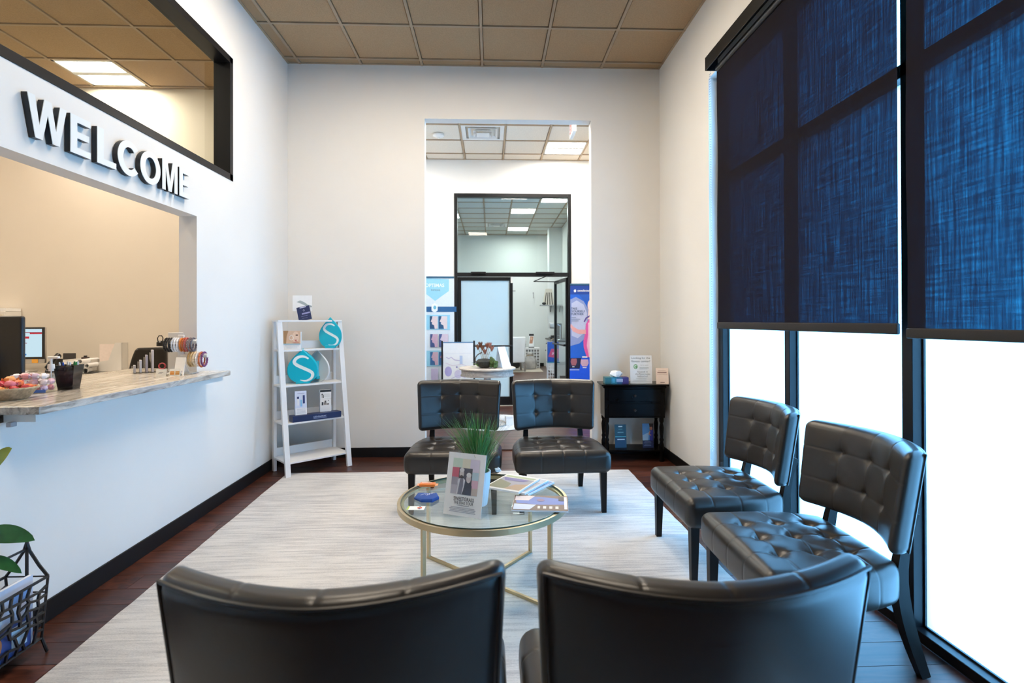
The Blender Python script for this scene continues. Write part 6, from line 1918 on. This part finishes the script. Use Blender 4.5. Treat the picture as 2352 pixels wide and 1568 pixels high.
frond((0, 0, 0.28), (0.1, -0.05, 1.3), (0.38, -0.1, 1.63), 8, 0.20)
frond((0, 0, 0.28), (-0.2, -0.1, 1.5), (-0.4, -0.3, 1.9), 10, 0.22)
frond((0, 0, 0.28), (0.0, 0.2, 1.5), (0.05, 0.5, 1.9), 10, 0.22)
frond((0, 0, 0.28), (-0.1, -0.3, 1.2), (-0.15, -0.6, 1.5), 10, 0.22)

# ================================================================== FAR ROOM
fr3 = MB().rbox(0.35, 1.40, 14.2, 16.0, 0.001, 0.012, 0.003, 1).build('floor_mat', mat('beige_mat', (0.50, 0.44, 0.36), 0.95, var=0.1, scale=120, bump=0.4))
tag(fr3, 'beige floor mat beneath the white chair in the far room', 'rug')
wc = thing('slipcovered_chair', 'white slipcovered chair seen from behind through the open door', 'chair', (0.63, 14.5, 0.012), R(8))
def wcb(P, nrm):
    return [P[0] * (0.86 + 0.14 * (P[2] + 0.4) / 0.8), P[1] + 0.02 * math.sin(P[0] * 9), P[2]]
MB().rbox(-0.27, 0.27, -0.30, -0.22, 0.24, 0.93, 0.03, 3, fn=wcb, n=(8, 1, 8)).build('backrest', M_white, wc, 60)
MB().rbox(-0.26, 0.26, -0.25, 0.28, 0.24, 0.47, 0.04, 3).build('seat', M_white, wc, 60)
for x in (-0.22, 0.22):
    for y in (-0.25, 0.24):
        MB().tube([(x * 1.08, y * 1.1, 0), (x, y, 0.26)], 0.02, square=True).build('leg', mat('grey_wood_leg', (0.25, 0.22, 0.2), 0.5), wc)
# side table with checked cloth, items
ck = thing('basket_table', 'white lattice cube table behind the white chair in the far room', 'table', (1.15, 15.55, 0.012))
ltc = MB()
for k in range(7):
    u = -0.24 + 0.08 * k
    ltc.box(u - 0.012, u + 0.012, -0.252, -0.24, 0, 0.56).box(-0.25, 0.25, -0.25, -0.242, 0.02 + 0.085 * k, 0.045 + 0.085 * k)
    ltc.box(-0.252, -0.24, u - 0.012, u + 0.012, 0, 0.56)
ltc.build('lattice', M_white, ck)
MB().box(-0.235, 0.235, -0.235, 0.25, 0, 0.55).build('core', mat('grey_core', (0.20, 0.19, 0.18), 0.8), ck)
MB().rbox(-0.26, 0.26, -0.26, 0.26, 0.555, 0.58, 0.004, 1).build('top', M_white, ck)
t = thing('sack_bag', 'crumpled grey drawstring sack in front of the lattice table', 'bag', (1.10, 15.02, 0.012))
MB().lathe([(0.0, 0.0), (0.16, 0.01), (0.19, 0.12), (0.17, 0.28), (0.09, 0.38), (0.10, 0.44), (0.04, 0.46), (0, 0.44)], n=30, fn=lambda r, z, t_: r * (1 + 0.06 * math.sin(7 * t_ + 8 * z) + 0.05 * math.sin(13 * t_))).build('sack', mat('grey_cloth', (0.40, 0.38, 0.36), 0.9, var=0.2), t, True)
MB().tube([(0.095 * math.cos(2 * PI * i / 20), 0.095 * math.sin(2 * PI * i / 20), 0.385) for i in range(20)], 0.008, 6, closed=True).build('cord', M_kraft, t, True)
t = thing('dark_bag', 'black rounded bag on the floor between the white chair and the sack', 'bag', (0.66, 15.3, 0.012))
MB().rbox(-0.17, 0.17, -0.10, 0.10, 0, 0.38, 0.09, 4).build('body', M_blk, t, 80)
MB().tube(bez((-0.08, -0.09, 0.34), (0, -0.1, 0.55), (0.08, -0.09, 0.34), 8), 0.01, 6).build('handle', M_blk, t, True)
t = thing('card_display', 'small upright printed display with a black header on the lattice table', 'display', (1.17, 15.45, 0.593))
p = MB().rbox(-0.07, 0.07, -0.02, 0.02, 0.02, 0.40, 0.003, 1).build('box', M_paper, t)
MB().box(-0.08, 0.08, -0.04, 0.04, 0, 0.02).build('foot', M_blk, t)
prints(p, [('r', -0.07, 0.34, 0.07, 0.40, (30, 25, 28)), ('p', [(-0.06, 0.12), (0.03, 0.12), (0.06, 0.32), (-0.03, 0.33)], (190, 140, 115)), ('e', 0.0, 0.26, 0.03, 0.04, (225, 185, 160))], -0.02)
t = thing('white_flowers', 'white flowers in a small grey pot on the lattice table', 'potted plant', (0.96, 15.45, 0.593))
MB().lathe([(0.04, 0), (0.05, 0.1), (0.045, 0.12), (0, 0.1)], n=16).build('pot', mat('grey_pot', (0.35, 0.35, 0.34), 0.6), t, True)
MB().ball((0, 0, 0.18), 0.075, 12, 8, fn=lambda d: 1 + 0.12 * math.sin(14 * d.x + 3) * math.sin(12 * d.z)).build('blooms', M_white, t, True)
# cabinet along the right
cabt = thing('white_cabinet', 'white cabinet with a dark top along the right of the far room', 'cabinet', (1.79, 13.9, 0))
MB().rbox(-0.26, 0.17, -1.25, 0.82, 0.06, 0.86, 0.004, 1).build('body', M_white, cabt)
MB().rbox(-0.29, 0.18, -1.28, 0.83, 0.86, 0.90, 0.004, 1).build('worktop', M_blk, cabt)
for k in range(4):
    y = -1.22 + k * 0.51
    d = MB().rbox(-0.275, -0.262, y, y + 0.48, 0.10, 0.64, 0.003, 1).build('door', M_white, cabt)
    MB().ball((-0.285, y + 0.43, 0.56), 0.016, 8, 6).build('knob', M_blk, d, True)
    d = MB().rbox(-0.275, -0.262, y, y + 0.48, 0.68, 0.83, 0.003, 1).build('drawer', M_white, cabt)
    MB().ball((-0.285, y + 0.24, 0.755), 0.018, 8, 6).build('knob', M_blk, d, True)
MB().box(-0.25, 0.16, -1.24, 0.81, 0, 0.06).build('plinth', M_blk, cabt)
t = thing('coffee_machine', 'black and silver coffee machine on the white cabinet', 'coffee machine', (1.70, 14.1, 0.90), R(-90))
MB().rbox(-0.16, 0.16, 0.0, 0.16, 0, 0.40, 0.02, 2).build('body', M_blk, t, 60)
MB().rbox(-0.16, 0.16, -0.16, 0.0, 0.27, 0.42, 0.02, 2).build('brew_head', M_alu, t, 60)
MB().rbox(-0.14, 0.14, -0.16, 0.0, 0, 0.04, 0.01, 1).build('drip_tray', M_blk, t)
t = thing('pod_tray', 'black flat pod drawer in front of the coffee machine', 'tray', (1.66, 13.66, 0.90))
MB().rbox(-0.15, 0.13, -0.15, 0.15, 0, 0.06, 0.01, 2).build('drawer_box', M_blk, t)
MB().rbox(-0.12, 0.10, -0.12, 0.12, 0.06, 0.10, 0.02, 2).build('lid', M_blk, t, 60)
t = thing('tote_bag', 'blue and pink printed tote bag beside the open glass door', 'tote bag', (1.44, 12.35, 0.42))
p = MB().rbox(-0.13, 0.13, -0.06, 0.06, 0, 0.46, 0.015, 2).build('bag', mat('royal_blue_fabric', (0.02, 0.09, 0.42), 0.6), t, 60)
prints(p, [('p', [(-0.12, 0.12), (-0.05, 0.30), (0.12, 0.30), (0.12, 0.08)], (200, 75, 115)), ('t', 'JOY', 0.03, 0.19, 0.13, (240, 225, 230), 0.06, 0.02)], -0.06)
MB().tube(bez((-0.07, -0.05, 0.45), (0, -0.06, 0.62), (0.07, -0.05, 0.45), 8), 0.008, 6).build('handle', M_kraft, t, True)
t = thing('wire_rack', 'white wire stand carrying the tote bag by the open glass door', 'rack', (1.44, 12.35, 0.0))
wr = MB()
for k in range(6):
    x = -0.13 + 0.052 * k
    wr.tube([(x, -0.10, 0.0), (x, -0.10, 0.40)], 0.008, 5)
    wr.tube([(-0.13, -0.10, 0.03 + 0.07 * k), (0.13, -0.10, 0.03 + 0.07 * k)], 0.008, 5)
wr.build('front_grid', M_white, t)
MB().rbox(-0.14, 0.14, -0.12, 0.12, 0.40, 0.418, 0.004, 1).build('top_plate', mat('teal_board', (0.03, 0.20, 0.33), 0.5), t)
for x in (-0.125, 0.125):
    MB().box(x - 0.012, x + 0.012, 0.09, 0.11, 0, 0.40).build('rear_leg', M_white, t)
t = thing('wall_shelf', 'small bracketed wall shelf on the column of the far room', 'shelf', (1.60, 14.72, 1.78))
MB().rbox(-0.25, 0.36, -0.20, 0.02, 0, 0.03, 0.004, 1).build('board', mat('grey_board', (0.33, 0.35, 0.36), 0.5), t)
for x in (0.05, 0.3):
    MB().tube([(x, -0.16, 0.0), (x, 0.02, -0.16)], 0.01, 6).build('bracket', M_blk, t, True)
t = thing('paper_bag', 'striped paper bag on the wall shelf of the far room', 'bag', (1.58, 14.62, 1.81))
p = MB().add([(-0.16, -0.07, 0), (0.16, -0.07, 0), (0.16, 0.07, 0), (-0.16, 0.07, 0), (-0.08, -0.02, 0.44), (0.10, -0.02, 0.44), (0.10, 0.02, 0.44), (-0.08, 0.02, 0.44)], [(0, 3, 2, 1), (4, 5, 6, 7), (0, 1, 5, 4), (1, 2, 6, 5), (2, 3, 7, 6), (3, 0, 4, 7)]).build('bag', flat((200, 195, 180)), t)
st_ = MB()
for k in range(4):
    a = -0.12 + 0.07 * k
    st_.add([(a, -0.0705, 0.0), (a + 0.03, -0.0705, 0.0), (a * 0.55 + 0.03, -0.021, 0.43), (a * 0.55 + 0.012, -0.021, 0.43)], [(0, 1, 2, 3)])
st_.build('stripe', flat((60, 55, 50)), t)
MB().ball((-0.13, -0.10, 0.035), 0.045, 10, 6, (1.3, 0.8, 0.8)).build('ribbon', M_blk, t, True)
for k, (px, nm) in enumerate(((0.62, 'T-shaped'), (1.28, 'hook-shaped'))):
    t = thing('wall_hook', 'small %s grey fixture on the far room back wall' % nm, 'wall hook', (px, Y3, 2.18 - 0.06 * k))
    MB().box(-0.07 if k == 0 else -0.02, 0.12 if k == 0 else 0.02, -0.012, 0, 0.08, 0.11).build('plate', M_greyplastic, t)
    MB().tube([(0, -0.01, 0.09), (0, -0.03, 0.0), (0.0, -0.06, -0.06)], 0.012, 6).build('hook', M_greyplastic, t, True)
